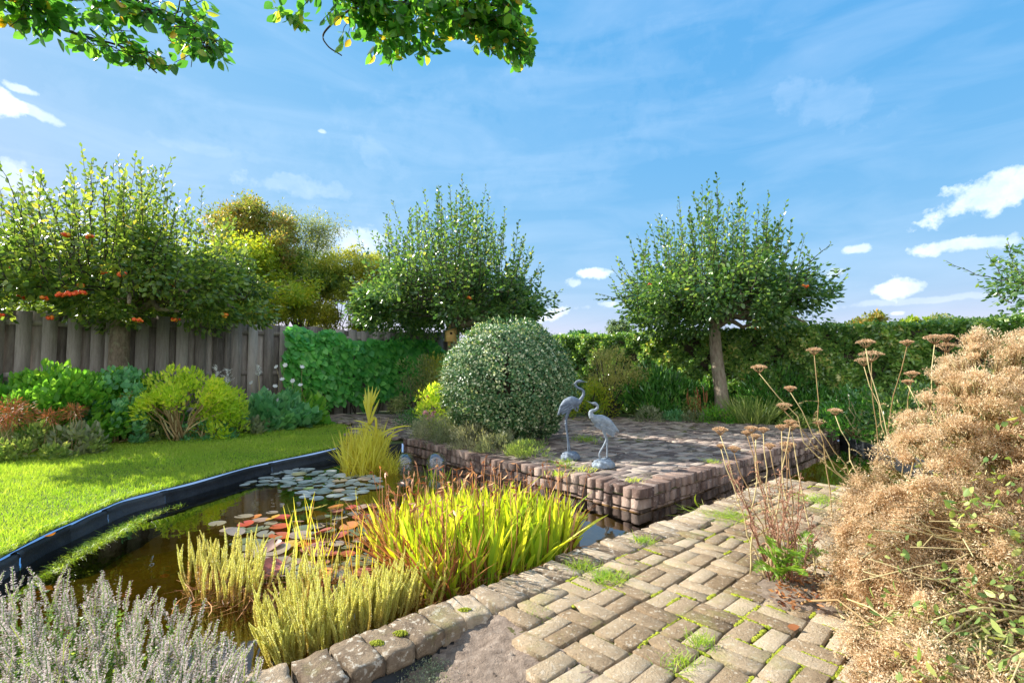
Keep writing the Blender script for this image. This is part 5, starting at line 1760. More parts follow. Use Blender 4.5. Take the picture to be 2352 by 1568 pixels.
# ------------------------------------------------------------------ heron statues
def fuse(name, parts_mb, mat, parent, voxel=.006, smooth=6):
    """melts overlapping swept shapes into one continuous body"""
    o = parts_mb.build(name, mat, parent, smooth=True)
    md = o.modifiers.new('fuse', 'REMESH')
    md.mode = 'VOXEL'
    md.voxel_size = voxel
    md.use_smooth_shade = True
    sm = o.modifiers.new('soften', 'SMOOTH')
    sm.iterations = smooth
    sm.factor = .5
    dg = bpy.context.evaluated_depsgraph_get()
    me = bpy.data.meshes.new_from_object(o.evaluated_get(dg))
    old = o.data
    o.modifiers.clear()
    o.data = me
    bpy.data.meshes.remove(old)
    return o


def heron(label, base, ang, S, P0, ppm, body, neck, beak, crest, legs, rock, feathers, sgn):
    """profile points are in the photo's crop pixels, P0 the foot point, ppm pixels per metre"""
    o = thing('heron_statue', label, 'statue', base, 'heron statues on the terrace')
    SM = M['statue_shaded'] if 'tall blue' in label else M['statue']
    ca, sa = math.cos(ang), math.sin(ang)

    def w(x, y, side=0.0):
        u, z = (x - P0[0]) / ppm * S, (P0[1] - y) / ppm * S
        return np.array([base[0] + u * ca - side * sa, base[1] + u * sa + side * ca, base[2] + z])

    def sweep(mb, pts, flat=1.0, n=6, side=0.0, sides=14):
        p = spline([w(x, y, side) for x, y, r in pts], n)
        tt = np.linspace(0, len(pts) - 1, len(p))
        r = np.interp(tt, np.arange(len(pts)), [q[2] for q in pts]) / ppm * S
        k = MB()
        tubes(k, p, r[None], sides)
        V = k.v[0]
        nrm = np.array([-sa, ca, 0])
        dd = (V - np.array(base)) @ nrm - side
        V = V - nrm[None] * (dd * (1 - flat))[:, None]
        mb.add(V, k.f, .5)
    m = MB()
    sweep(m, body, .78)
    sweep(m, neck, .95)
    sweep(m, beak, .7, 4)
    for c_ in crest:
        sweep(m, c_, .6, 4)
    fuse('body', m, SM, o, .0055)
    for i, lg in enumerate(legs):
        k = MB()
        sweep(k, lg, 1.0, 5, side=(-.022 if i == 0 else .022), sides=10)
        f = lg[-1]
        c = w(f[0], f[1], -.022 if i == 0 else .022)
        for a in (-.5, 0, .5, math.pi):
            e = c + np.array([math.cos(ang + a + (0 if sgn > 0 else math.pi)), math.sin(ang + a + (0 if sgn > 0 else math.pi)), -.12]) * (.06 if a < 3 else .035)
            tubes(k, np.array([c, (c + e) / 2 + [0, 0, .004], e])[None], np.array([[.006, .005, .003]]), 6)
        k.build('leg', SM, o, smooth=True)
    # folded wing of layered feathers on each flank
    for sd in (-1, 1):
        k = MB()
        for (x, y, dx, dy, L, W_) in feathers:
            p = w(x, y, 0)
            d = np.array([dx * ca, dx * sa, -dy])
            nrm = np.array([-sa, ca, 0]) * sd
            rloc = W_[1] / ppm * S * .78
            a = unit(d)[None]
            scatter(k, T_LEAF, (p + nrm * rloc)[None], a, L / ppm * S, W_[0] / ppm * S, B=np.cross(a, nrm[None]), rnd=np.array([.5]))
        k.build('wing', SM, o, smooth=False)
    # rough rock foot
    bm = bmesh.new()
    bmesh.ops.create_icosphere(bm, subdivisions=4, radius=1)
    V = np.array([v.co[:] for v in bm.verts])
    F = np.array([[v.index for v in f.verts] for f in bm.faces])
    bm.free()
    x0, x1, y0, y1 = rock
    rx, h = (x1 - x0) / 2 / ppm * S, (y1 - y0) / ppm * S
    V[:, 2] = np.where(V[:, 2] < 0, V[:, 2] * .15, V[:, 2])
    V[:, :2] *= (np.linalg.norm(V[:, :2], axis=1, keepdims=True) + 1e-6) ** -.35
    bump = 1 + .1 * np.sin(V[:, 0] * 7 + V[:, 2] * 5) * np.sin(V[:, 1] * 8) + .05 * np.sin(V[:, 0] * 19 + V[:, 1] * 17)
    V = V * bump[:, None] * np.array([rx, rx * .8, h])
    c = w((x0 + x1) / 2, P0[1])
    k = MB()
    k.add(V + c + [0, 0, .004], F)
    k.build('rock_foot', SM, o, smooth=True)
    return o


def herons():
    global R
    R = np.random.default_rng(121)
    b1 = at(1310, 1054, TERR_Z)
    f1 = [(520 - i * 24 + j * 8, 545 + j * 30 + i * 14, -.9, .62, 62, (26, 70 - abs(j - 1) * 8)) for j in range(4) for i in range(6)]
    heron('tall blue-grey heron statue looking right with its long neck raised', (b1.x, b1.y, TERR_Z), 0, 1.0, (488, 1318), 1056,
          [(332, 755, 12), (352, 715, 22), (385, 660, 38), (435, 605, 60), (505, 580, 74), (562, 582, 62), (605, 580, 40), (625, 572, 26)],
          [(600, 590, 34), (636, 540, 24), (662, 495, 19), (668, 455, 18), (648, 422, 17), (602, 402, 16), (568, 375, 15), (560, 348, 15), (575, 325, 17), (610, 312, 23), (645, 314, 17)],
          [(640, 313, 15), (675, 320, 8), (715, 320, 5), (762, 319, 2)],
          [[(600, 305, 16), (565, 325, 9), (535, 350, 6), (500, 358, 3)], [(575, 610, 30), (592, 655, 16), (580, 712, 4)], [(540, 640, 30), (552, 675, 14), (572, 700, 4)]],
          [[(475, 670, 30), (452, 720, 20), (432, 800, 12), (428, 860, 13), (440, 960, 10), (452, 1080, 9), (458, 1240, 10)], [(490, 670, 26), (462, 740, 17), (440, 830, 12), (446, 920, 11), (462, 1040, 9), (476, 1120, 9), (488, 1240, 10)]],
          (368, 608, 1228, 1322), f1, 1)
    b2 = at(1386, 1072, TERR_Z)
    f2 = [(800 + i * 38 - j * 10, 812 + j * 26 + i * 22, .92, .5, 74, (32, 62 - abs(j - 1) * 8)) for j in range(4) for i in range(6)]
    heron('small pale grey heron statue looking up at the tall one', (b2.x, b2.y, TERR_Z), 0, 1.0, (884, 1428), 1143,
          [(1090, 975, 10), (1060, 955, 24), (1005, 915, 46), (935, 862, 70), (860, 832, 76), (795, 812, 60), (752, 785, 42), (730, 750, 30)],
          [(745, 790, 42), (722, 745, 29), (735, 712, 24), (785, 696, 20), (815, 668, 18), (812, 635, 17), (785, 615, 23), (755, 612, 19)],
          [(760, 614, 17), (728, 602, 10), (695, 588, 6), (652, 568, 2)],
          [[(795, 610, 15), (815, 622, 8), (828, 650, 4)], [(770, 820, 45), (775, 868, 18), (770, 885, 4)]],
          [[(850, 880, 34), (885, 960, 20), (912, 1040, 14), (920, 1082, 16), (880, 1160, 11), (834, 1240, 11), (830, 1290, 11), (848, 1338, 12)], [(890, 890, 30), (905, 970, 18), (930, 1060, 13), (940, 1095, 15), (938, 1200, 10), (938, 1320, 11)]],
          (738, 1028, 1338, 1432), f2, -1)


herons()


def birdhouse():
    c = np.array(dp(1035, 768, 11.3))
    o = thing('birdhouse', 'small yellow wooden birdhouse with green sloping roof on the tree trunk', 'birdhouse', tuple(c))
    ang = math.radians(24)
    ax, ay = np.array([math.cos(ang), math.sin(ang), 0]), np.array([-math.sin(ang), math.cos(ang), 0])
    w, d, h0, h1 = .115, .1, .26, .33

    def pt(a, b, z):
        return c + ax * a + ay * b + np.array([0, 0, z - .17])
    m = MB()
    V = [pt(-w, -d, 0), pt(w, -d, 0), pt(w, d, 0), pt(-w, d, 0), pt(-w, -d, h0), pt(w, -d, h1), pt(w, d, h1), pt(-w, d, h0)]
    m.add(V, np.array([[0, 1, 5, 4], [1, 2, 6, 5], [2, 3, 7, 6], [3, 0, 4, 7], [3, 2, 1, 0], [4, 5, 6, 7]]))
    m.build('box', M['house_wood'], o)
    r = MB()
    e = .045
    sl = (h1 - h0) / (2 * w)
    zz = lambda a: h0 + sl * (a + w)
    V = [pt(a, b, zz(a) + t) for t in (.003, .022) for a, b in ((-w - e, -d - e), (w + e, -d - e), (w + e, d + e), (-w - e, d + e))]
    r.add(V, np.array([[0, 3, 2, 1], [4, 5, 6, 7], [0, 1, 5, 4], [1, 2, 6, 5], [2, 3, 7, 6], [3, 0, 4, 7]]))
    r.build('roof', M['roof_felt'], o)
    hl = MB()
    tubes(hl, np.array([pt(-.02, -d - .003, .19), pt(-.02, -d - .006, .19)])[None], np.array([[.028, .028]]), 18)
    hl.build('entrance_hole', M['black'], o)
    b = MB()
    V = [pt(a, d + y, z) for z in (-.1, .42) for a, y in ((-.03, .001), (.03, .001), (.03, .025), (-.03, .025))]
    b.add(V, np.array([[0, 3, 2, 1], [4, 5, 6, 7], [0, 1, 5, 4], [1, 2, 6, 5], [2, 3, 7, 6], [3, 0, 4, 7]]))
    b.build('back_board', M['house_wood'], o)


birdhouse()


# ------------------------------------------------------------------ near plants
def catmint():
    global R
    R = np.random.default_rng(131)
    o = thing('catmint_bush', 'broad mound of faded lilac-grey catmint spikes in the near left corner', 'plant', tuple(at(150, 1700, -.05)))
    n = 620
    xs = R.uniform(-220, 610, n)
    topy = np.interp(xs, [-220, 0, 60, 130, 200, 300, 400, 470, 540, 600, 620], [1340, 1300, 1292, 1288, 1300, 1330, 1345, 1372, 1420, 1480, 1600])
    f = R.random(n) ** .85
    ys = topy + f * (1680 - topy)
    dep = 2.25 - .72 * np.clip((ys - 1290) / 300, 0, 1.35) + R.normal(0, .05, n)
    tip = np.array([dp(x, y, d) for x, y, d in zip(xs, ys, dep)])
    tip[:, 2] = np.maximum(tip[:, 2], .05)
    cen = np.array([np.mean(tip[:, 0]), 1.75, -.08])
    base = np.c_[tip[:, 0] * .82 + cen[0] * .18 + R.normal(0, .05, n), tip[:, 1] * .7 + cen[1] * .3 + R.normal(0, .05, n), np.full(n, -.1)]
    fl, lv, st = MB(), MB(), MB()
    K = 6
    bend = np.c_[R.normal(0, .03, (n, 2)), R.uniform(0, .05, n)]
    pth = curve_paths(base, tip, bend, K)
    tubes(st, pth, np.tile(np.linspace(.0028, .0014, K), (n, 1)), 4)
    tt0 = np.linspace(0, 1, K)
    for i in range(n):
        L = np.linalg.norm(tip[i] - base[i])
        sp = min(.13, L * .4) * R.uniform(.75, 1.2)
        nw = int(sp / .0095) + 2
        t = np.linspace(1 - sp / L, 1.0, nw)
        c = np.stack([np.interp(t, tt0, pth[i, :, a]) for a in range(3)], 1)
        q = 7
        d = unit(rdir(nw * q, -.3, .7) + np.array([0, 0, .25]))
        taper = np.repeat(np.clip(1.25 - (t - t[0]) / (t[-1] - t[0]) * .75, .35, 1.1), q)
        scatter(fl, T_QUAD, np.repeat(c, q, 0) + d * .003, d, .0105 * taper * R.uniform(.7, 1.2, nw * q), .0065 * taper, rnd=np.clip(R.random(nw * q) * .8 + R.normal(.1, .1), 0, 1))
        nl = int((L - sp) / .0125)
        t = R.uniform(.15, 1 - sp / L, nl)
        c = np.stack([np.interp(t, tt0, pth[i, :, a]) for a in range(3)], 1)
        d = unit(rdir(nl, -.2, .6))
        scatter(lv, T_LEAF5, c, d, R.uniform(.014, .028, nl), .013, rnd=R.random(nl) * .85)
    fl.build('flower_spikes', M['mint_flower'], o)
    lv.build('leaves', M['mint_leaf'], o)
    st.build('stems', M['mint_leaf'], o)


catmint()


def tan_bush():
    global R
    R = np.random.default_rng(132)
    o = thing('dried_flower_bush', 'tall tan bush of dried fluffy flower heads filling the near right side', 'bush', (2.75, 2.75, 0))
    left_y = [740, 760, 800, 850, 900, 960, 1020, 1080, 1140, 1200, 1300, 1400, 1480, 1568, 1700]
    left_x = [2330, 2215, 2165, 2150, 2095, 2060, 2035, 1985, 1925, 1908, 1905, 1912, 1940, 1975, 2030]
    cs = []
    n = 1650
    xs, ys = R.uniform(1890, 2760, n), R.uniform(752, 1720, n)
    lx = np.interp(ys, left_y, left_x)
    tops = np.interp(xs, [1900, 2130, 2200, 2245, 2290, 2330, 2400, 2760], [1150, 860, 790, 752, 785, 768, 752, 700])
    k = (xs > lx + 12) & (ys > tops + 10)
    xs, ys, lx = xs[k], ys[k], lx[k]
    n = len(xs)
    dep = np.interp(ys, [750, 900, 1050, 1200, 1400, 1568, 1720], [2.75, 2.6, 2.45, 2.3, 2.05, 1.74, 1.5])
    inn = np.clip((xs - lx) / 300, 0, 1)
    dep = dep + .3 * (1 - inn) ** 2 * (ys < 1450) + .1 * np.sin(xs / 47) * np.sin(ys / 61) + R.exponential(.13, n)
    C = np.array([dp(x, y, d) for x, y, d in zip(xs, ys, dep)])
    C[:, 2] = np.maximum(C[:, 2], .06 + R.uniform(0, .05, n))
    low = np.clip((ys - 1150) / 500, 0, 1)
    keep = R.random(n) > low * .3 * inn
    fl, st, lv = MB(), MB(), MB()
    root = np.array([2.75, 2.75, 0])
    for i in range(n):
        c = C[i]
        stem0 = np.array([root[0] + R.normal(0, .32) + .25 * (c[0] - root[0]), root[1] + R.normal(0, .25) + .35 * (c[1] - root[1]), 0.0])
        if keep[i]:
            r = R.uniform(.045, .085)
            out = unit(c - np.array([root[0], root[1] + .2, .3]))
            nb = R.integers(12, 20)
            sub = c + unit(out + R.normal(0, .7, (nb, 3)) + [0, 0, .35]) * r * R.uniform(.6, 1.0, (nb, 1)) * np.array([1.1, 1.1, .8])
            per = 19
            e = rdir(nb * per) * R.random((nb * per, 1)) ** .5 * r * .36
            P = np.repeat(sub, per, 0) + e
            tone = R.normal(0, .12)
            scatter(fl, T_QUAD, P, unit(e + R.normal(0, .01, e.shape) + out * .01), R.uniform(.009, .022, nb * per), R.uniform(.0035, .0065, nb * per), rnd=np.clip(R.random(nb * per) * .85 + .08 + tone, 0, 1))
            hub = c - out * r * .9
            tubes(st, np.stack([np.tile(hub, (nb, 1)), (hub + sub) / 2 + R.normal(0, .004, (nb, 3)), sub], 1), np.tile([.0022, .0016, .001], (nb, 1)), 3)
        else:
            hub = c
        if i % 3 < 2:
            pth = limb_path(stem0, hub, R.uniform(-.02, .12), 8, .018)
            tubes(st, pth, np.linspace(.0065, .0024, 8)[None], 5)
            m_ = R.integers(2, 5) if low[i] < .3 else R.integers(3, 9)
            t = R.uniform(.3 if low[i] < .3 else .45, .98, m_)
            pts = np.stack([np.interp(t, np.linspace(0, 1, 8), pth[:, a]) for a in range(3)], 1)
            L = R.uniform(.03, .085, m_)
            scatter(lv, T_LEAF, pts, unit(rdir(m_, -.4, .5) + np.array([-.2, -.3, 0])), L * .7, L * .28, rnd=R.random(m_))
    # bare twigs slanting through the lower part
    k = 110
    b = np.array([root[0], root[1], 0]) + np.c_[R.normal(.1, .35, k), R.normal(-.1, .3, k), R.uniform(.0, .25, k)]
    t = np.array([dp(x, y, 2.0 + R.uniform(0, .35)) for x, y in zip(R.uniform(1960, 2500, k), R.uniform(1150, 1560, k))])
    tubes(st, np.stack([limb_path(b[i], t[i], .04, 7, .03) for i in range(k)]), np.tile(np.linspace(.006, .002, 7), (k, 1)), 4)
    # sprigs of fresh green leaves that show through
    for (x, y, d, m_) in ((2255, 1385, 2.0, 26), (2330, 1240, 2.15, 24), (2200, 1330, 2.05, 16), (2125, 1405, 2.0, 22), (2290, 1520, 1.75, 22), (2190, 1450, 1.95, 18), (2240, 1160, 2.2, 20), (2330, 960, 2.5, 14), (2335, 1420, 1.9, 24),
                          (2040, 1395, 1.98, 10), (2100, 1550, 1.74, 22), (2310, 1320, 2.05, 26), (2210, 1190, 2.2, 16), (2280, 1080, 2.35, 16), (2340, 1140, 2.25, 20), (2060, 1260, 2.15, 10), (2330, 1560, 1.7, 20), (2180, 1545, 1.72, 16)):
        c = np.array(dp(x, y, d))
        P = c + R.normal(0, .045, (m_, 3))
        L = R.uniform(.025, .055, m_)
        scatter(lv, T_LEAF, P, unit(R.normal(0, .6, (m_, 3)) + [-.2, -.5, .4]), L, L * .5, rnd=R.random(m_))
    fl.build('flower_heads', M['tan'], o)
    st.build('stems', M['tan_stem'], o)
    lv.build('leaves', M['ground_leaf'], o)


tan_bush()


def yarrow_head(mb, c, r, n):
    a, q = R.uniform(0, 6.283, n), np.sqrt(R.random(n))
    P = c + np.stack([r * q * np.cos(a), r * q * np.sin(a), r * .3 * (1 - q ** 2) + R.normal(0, r * .05, n)], 1)
    A = unit(np.stack([np.cos(a) * q, np.sin(a) * q, np.full(n, .9)], 1) + R.normal(0, .35, (n, 3)))
    scatter(mb, T_QUAD, P, A, R.uniform(.006, .012, n), .006)
    k = 14
    a = np.arange(k) / k * 6.283
    hub = c - [0, 0, r * .7]
    tip = c + np.stack([r * .75 * np.cos(a), r * .75 * np.sin(a), np.zeros(k)], 1)
    tubes(mb, np.stack([np.tile(hub, (k, 1)), (hub + tip) / 2 - [0, 0, r * .06], tip], 1), np.tile([.0022, .0018, .0012], (k, 1)), 3, rnd=np.full(k, .1))


def yarrows():
    global R
    R = np.random.default_rng(133)
    far = [(1743, 845, 32), (1815, 892, 23), (1870, 805, 29), (1988, 787, 35), (2001, 815, 46), (1984, 829, 34), (2083, 787, 23), (2095, 859, 27), (2146, 777, 38), (2173, 775, 30), (2174, 795, 38),
           (1801, 932, 30), (1918, 944, 27), (1879, 972, 18), (2085, 877, 20)]
    near = [(1654, 988, 30), (1726, 985, 25), (1716, 994, 20), (1753, 987, 20), (1736, 1002, 17), (1815, 970, 22), (1818, 979, 26), (1795, 981, 22), (1656, 1025, 15), (1686, 1031, 23), (1768, 1024, 20), (1810, 1022, 30), (1806, 1035, 13)]
    for heads, dep, rootp, lab, spread in ((far, 3.55, np.array([2.72, 3.62, 0]), 'tall dried yarrow with flat tan heads leaning out from behind the tan bush', .2),
                                           (near, 2.95, np.array([1.52, 2.78, 0]), 'shorter dried yarrow with flat tan heads at the fern by the path', .08)):
        o = thing('dried_yarrow', lab, 'plant', tuple(rootp), 'dried yarrow plants')
        for (x, y, w) in heads:
            d = dep + R.normal(0, .12)
            if heads is far and x > 2060:
                d = 3.25
            c = np.array(dp(x, y, d))
            r = w / 2 / FOC * d * 1.05
            st = MB()
            rt = rootp + np.r_[R.normal(0, spread, 2) + (np.array([c[0], c[1]]) - rootp[:2]) * (.12 if x < 1900 or heads is near else .5), 0]
            pth = limb_path(rt, c - [0, 0, r * .7], -.04 if x < 1850 else .01, 9, .012)
            tubes(st, pth, np.linspace(.0046, .0026, 9)[None], 6)
            # withered feathery leaves on the stem
            for t in R.uniform(.15, .75, 4):
                p = np.array([np.interp(t, np.linspace(0, 1, 9), pth[:, a]) for a in range(3)])
                e = unit(R.normal(0, 1, 3) * [1, 1, .4])
                m_ = 16
                tt = np.linspace(0, 1, m_)[:, None]
                ax = p + e * tt * R.uniform(.06, .14) - np.array([0, 0, .05]) * tt ** 2
                scatter(st, T_QUAD, np.repeat(ax, 2, 0), unit(np.cross(e, [0, 0, 1])[None] * np.tile([[1], [-1]], (m_, 1)) + e + R.normal(0, .3, (2 * m_, 3))), .016, .005)
            so = st.build('stalk', M['tan_stem'], o)
            hd = MB()
            yarrow_head(hd, c, r, 420)
            hd.build('flower_head', M['yarrow_head'], so)


yarrows()


def path_side_plant():
    global R
    R = np.random.default_rng(134)
    root = np.array(at(1790, 1345, 0))
    o = thing('dried_goldenrod', 'thin brown dried stalks with curled side twigs at the right edge of the path', 'plant', tuple(root))
    st = MB()
    ends = [(1668, 1062, 1.0), (1695, 1100, 1), (1735, 1060, 1), (1745, 1150, 1), (1765, 1110, .8), (1790, 1080, 1), (1815, 1120, 1), (1840, 1085, .8), (1850, 1150, .8), (1870, 1180, .7), (1775, 1180, .7), (1720, 1170, .8), (1830, 1200, .6), (1890, 1210, .6)]
    for (x, y, s_) in ends:
        d = 2.62 + R.normal(0, .12)
        tip = np.array(dp(x, y, d))
        rt = root + np.r_[R.normal(0, .045, 2) + [.03 if x > 1760 else 0, 0], 0]
        pth = limb_path(rt, tip, .0, 10, .012)
        tubes(st, pth, np.linspace(.0055, .0016, 10)[None], 5)
        for t in R.uniform(.42, 1.0, int(30 * s_)):
            p = np.array([np.interp(t, np.linspace(0, 1, 10), pth[:, a]) for a in range(3)])
            e = unit(np.r_[R.normal(0, 1, 2), R.uniform(-.1, .7)])
            ln = R.uniform(.02, .085) * (1.15 - t * .5)
            q = limb_path(p, p + e * ln - [0, 0, ln * .25], ln * .3, 5, .06)
            tubes(st, q, np.linspace(.0018, .0008, 5)[None], 3)
            k = 9
            tt = R.uniform(.3, 1, k)
            pp = np.stack([np.interp(tt, np.linspace(0, 1, 5), q[:, a]) for a in range(3)], 1)
            scatter(st, T_QUAD, pp, rdir(k), R.uniform(.005, .011, k), .004)
    st.build('stalks', M['brown_stem'], o)
    f = thing('fern', 'small bright green fern at the foot of the dried brown stalks', 'plant', tuple(root))
    for (x, y, d) in ((1770, 1235, 2.55), (1745, 1265, 2.6), (1865, 1225, 2.7), (1900, 1270, 2.6), (1815, 1262, 2.5), (1850, 1320, 2.45), (1735, 1310, 2.5), (1840, 1275, 2.5)):
        tip = np.array(dp(x, y, d))
        pth = limb_path(root + np.r_[R.normal(0, .03, 2), 0], tip, .06, 12, .01)
        m = MB()
        tubes(m, pth, np.linspace(.003, .001, 12)[None], 4)
        k = 34
        t = np.linspace(.2, 1, k)
        p = np.stack([np.interp(t, np.linspace(0, 1, 12), pth[:, a]) for a in range(3)], 1)
        dd = unit(np.gradient(p, axis=0))
        sd = unit(np.cross(dd, np.array([0, -.5, 1.])))
        for sg in (-1, 1):
            scatter(m, T_LEAF5, p, unit(sd * sg + dd * .5 + R.normal(0, .1, (k, 3))), .05 * np.sin(t * math.pi * .86 + .25) + .006, .011)
        m.build('frond', M['fern'], f)
    # rusty dead leaves under it
    m = MB()
    k = 320
    P = np.array([at(x, y, .03) for x, y in zip(R.uniform(1780, 1925, k), R.uniform(1315, 1400, k))]) + np.c_[np.zeros((k, 2)), R.uniform(-.02, .05, k)]
    scatter(m, T_LEAF5, P, rdir(k, -.5, .5), R.uniform(.02, .05, k), .015)
    tag(m.build('leaf_litter', M['dead_leaf']), 'dark reddish dead leaves heaped under the fern', 'leaves', kind='stuff')
    # little soil mound at the bush's foot
    m = MB()
    c = np.array(at(1850, 1375, .0))
    g = 40
    gx, gy = np.meshgrid(np.linspace(-1, 1, g), np.linspace(-1, 1, g))
    rr = gx ** 2 + gy ** 2
    z = .05 * np.exp(-rr * 2.2) - .012 + R.normal(0, .003, rr.shape)
    idx = np.arange(g * g).reshape(g, g)
    q = np.stack([idx[:-1, :-1], idx[:-1, 1:], idx[1:, 1:], idx[1:, :-1]], -1).reshape(-1, 4)
    m.add(np.stack([c[0] + gx * .36, c[1] + gy * .3, z + .012], -1).reshape(-1, 3), q)
    tag(m.build('soil', M['soil'], smooth=True), kind='structure')


path_side_plant()


def moss_and_weeds():
    global R
    R = np.random.default_rng(135)
    # moss cushions along some joints of the path
    bm = bmesh.new()
    bmesh.ops.create_icosphere(bm, subdivisions=1, radius=1)
    SV, SF = np.array([v.co[:] for v in bm.verts]), np.array([[v.index for v in f.verts] for f in bm.faces])
    bm.free()
    u0 = .206
    org = COPE_IN[i_s] + D1 * .32 - D2 * .12
    pts = []
    for i in range(-20, 40):
        for j in range(-25, 6):
            c = org + D1 * (i * u0) + D2 * (j * u0)
            if c[1] > 4.8 or c[1] < 1.2:
                continue
            w = math.sin(c[0] * 2.7 + 1.0) * math.sin(c[1] * 2.3 + c[0]) + R.normal(0, .4)
            segs = [(c + D2 * u0 / 2, D1), (c + D1 * u0 / 2, D2), (c, D1 if (i + j) % 2 == 0 else D2)]
            for q_, (p0, e) in enumerate(segs):
                if w + R.normal(0, .35) > (-.1 if q_ < 2 else .3):
                    n_ = 60
                    a_, b_ = sorted(R.uniform(-.55, .55, 2))
                    if b_ - a_ < .35:
                        a_, b_ = a_ - .2, b_ + .2
                    s_ = R.uniform(a_, b_, n_) * u0
                    sd = np.array([-e[1], e[0]])
                    pts.append(p0[None] + e[None] * s_[:, None] + sd[None] * R.normal(0, .0036, n_)[:, None])
    P = np.vstack(pts)
    P = P[inside(PATH, P[:, 0], P[:, 1])]
    n = len(P)
    r = R.uniform(.0035, .0085, n)
    V = np.c_[P, np.full(n, .019)][:, None] + SV[None] * r[:, None, None] * np.array([1.2, 1.2, .8])
    m = MB()
    m.add(V.reshape(-1, 3), (SF[None] + (np.arange(n) * len(SV))[:, None, None]).reshape(-1, 3), np.repeat(R.random(n), len(SV)))
    tag(m.build('moss', M['moss'], smooth=True), 'bright yellow-green moss filling the joints of the brick path', 'moss', kind='stuff')
    # cushions of moss on the coping
    for (px, py, lab) in ((920, 1455, 'round moss cushion on the coping, largest of three'), (866, 1478, 'flat moss patch in the coping joint, nearest of three'), (1068, 1402, 'moss streak on the coping, farthest of three')):
        p = np.array(at(px, py, .02))
        k = 160
        e = rdir(k, 0, 1) * R.random((k, 1)) ** .5 * np.array([.035, .018, .012])
        m = MB()
        V = (p + e)[:, None] + SV[None] * R.uniform(.003, .006, k)[:, None, None]
        m.add(V.reshape(-1, 3), (SF[None] + (np.arange(k) * len(SV))[:, None, None]).reshape(-1, 3))
        tag(m.build('moss_cushion', M['moss'], smooth=True), lab, 'moss', 'moss cushions on the coping')

    def tuft(px, py, z, n, h, r, lab, mat='grass', grp='grass tufts growing in the paving'):
        c = np.array(at(px, py, z))
        b = c + np.c_[R.normal(0, r, (n, 2)), np.zeros(n)]
        t = b + np.c_[R.normal(0, r * .9, (n, 2)), R.uniform(.3, 1, n) * h]
        m_ = MB()
        ribbons(m_, curve_paths(b, t, np.tile([0, 0, h * .25], (n, 1)), 4), np.tile(np.array([.0032, .003, .0022, .0006]), (n, 1)) * (1 + (c[1] - 2) * .18), rdir(n, -.1, .1))
        tag(m_.build('grass_tuft', M[mat]), lab, 'grass tuft', grp)
    tuft(1390, 1328, .02, 260, .045, .05, 'spreading pale grass tuft on the path near the coping')
    tuft(1475, 1245, .02, 150, .05, .04, 'dark green grass tuft at the coping joint by the channel corner')
    tuft(1330, 1305, .02, 160, .05, .045, 'ragged weed tuft along the coping joint')
    tuft(1660, 1188, .015, 420, .03, .1, 'flat pale grass patch across the far path')
    tuft(1960, 1405, .02, 60, .05, .03, 'small grass tuft close to the tan bush foot')
    tuft(1880, 1150, .015, 260, .05, .09, 'grass patch at far end of the path, beside the tan bush')
    tuft(1240, 1420, .0, 70, .04, .03, 'weedy tuft where the soil meets the path')
    tuft(1610, 1478, .02, 130, .045, .03, 'grass tuft between two bricks in the middle of the path')
    tuft(1560, 1525, .02, 110, .04, .035, 'grass tuft between bricks near the bare soil')
    g2 = 'grass tufts on the terrace'
    tuft(1280, 1092, TERR_Z, 60, .07, .06, 'tiny tuft on the terrace edge in front of the tall heron', 'azalea_leaf', g2)
    tuft(1340, 1080, TERR_Z, 70, .06, .07, 'tiny tuft on the terrace edge between the two herons', 'azalea_leaf', g2)
    tuft(1455, 1105, TERR_Z, 60, .05, .05, 'tiny tuft near the corner of the terrace', 'azalea_leaf', g2)
    tuft(1635, 1062, TERR_Z, 90, .05, .06, 'green tuft in the terrace shade near the dried yarrow', 'grass', g2)
    tuft(1345, 1012, TERR_Z, 160, .1, .1, 'green tuft on the terrace behind the herons', 'grass', g2)
    tuft(1295, 1068, TERR_Z, 60, .09, .06, 'green tuft at the rock foot of the tall heron', 'grass', g2)
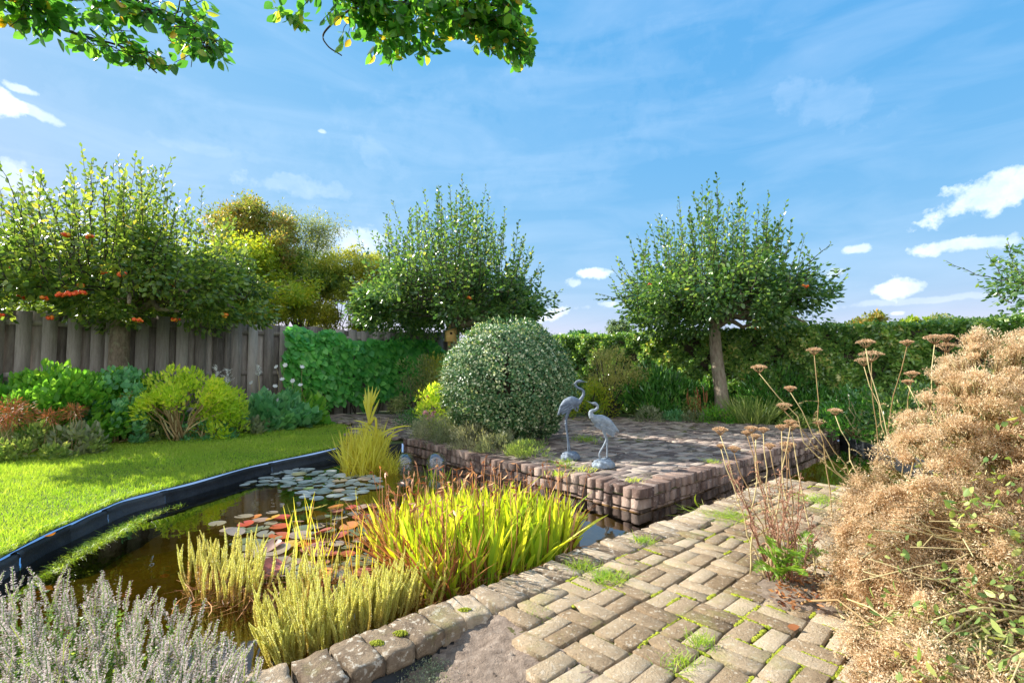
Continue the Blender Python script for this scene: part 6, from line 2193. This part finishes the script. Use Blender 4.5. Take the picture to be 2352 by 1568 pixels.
    # rosettes and grey creeping plants on the soil
    for (px, py, z, n, L, mat, lab) in ((1095, 1420, -.05, 9, .045, 'fern', 'small bright leafy weed under the coping end'), (1150, 1405, -.02, 5, .05, 'fern', 'two-leaved bright weed at the corner of the path'),
                                        (1030, 1470, -.09, 18, .028, 'blue_leaf', 'small dark green weed in the shade of the coping'), (1205, 1432, -.01, 10, .03, 'red_pad', 'small red-leaved plant between soil and path'),
                                        (1275, 1445, -.02, 10, .045, 'fern', 'yellow-green weed at the path edge by the soil')):
        p = np.array(at(px, py, z))
        m = MB()
        d = unit(rdir(n, .25, .8))
        scatter(m, T_LEAF, p + R.normal(0, .012, (n, 3)) * [1, 1, .1], d, L * R.uniform(.7, 1.2, n), L * .5, rnd=R.uniform(.6, .95, n))
        tag(m.build('weed', M[mat]), lab, 'weed', 'weeds beside the path')
    for (px, py, r, n, lab) in ((1000, 1548, .11, 1500, 'grey-green creeping plant on the bare soil, nearest the coping'), (1140, 1562, .1, 1300, 'grey-green creeping plant on the bare soil in the middle of the patch'), (1215, 1440, .05, 400, 'grey-green creeping plant between soil and path')):
        p = np.array(at(px, py, -.09 if py > 1500 else -.02))
        q = np.c_[R.normal(0, r * .55, (n, 2)), R.uniform(0, .03, n)]
        m = MB()
        scatter(m, T_LEAF5, p + q, unit(rdir(n, -.1, .8)), R.uniform(.006, .014, n), .004)
        tag(m.build('creeping_plant', M['grey_leaf']), lab, 'plant', 'grey creeping plants on the soil')
    # one dead leaf on the path
    m = MB()
    scatter(m, T_LEAF, np.array(at(1808, 1437, .035))[None], [[.8, -.3, .1]], .05, .035, rnd=np.array([.4]))
    tag(m.build('fallen_leaf', M['dead_leaf']), 'curled brown dead leaf lying on the path bricks', 'leaf', 'fallen leaves')
    # pond overflow: short pale pipe standing against the wall
    p = np.array(at(1292, 1165, WATER_Z))
    m = MB()
    tubes(m, np.array([p + [0, .03, -.06], p + [0, .03, .02], p + [0, .03, .022], p + [0, .03, .05]])[None], np.array([[.014, .014, .02, .02]]), 14)
    tag(m.build('pipe', M['slab'], smooth=False), 'short pale pipe standing in the water against the brick wall', 'pipe')
    # one leaning pale blade in the channel
    b = np.array([at(1606, 1165, WATER_Z)])
    m = MB()
    ribbons(m, curve_paths(b, b + [[-.02, .02, .12]], np.array([[-.05, 0, 0]]), 6), np.array([[.012, .016, .016, .014, .012, .004]]), np.array([[1., 0, .2]]), rnd=np.array([.4]))
    tag(m.build('reed_blade', M['arrow']), 'single bent yellow-green blade standing in the dark channel', 'leaf')


moss_and_weeds()
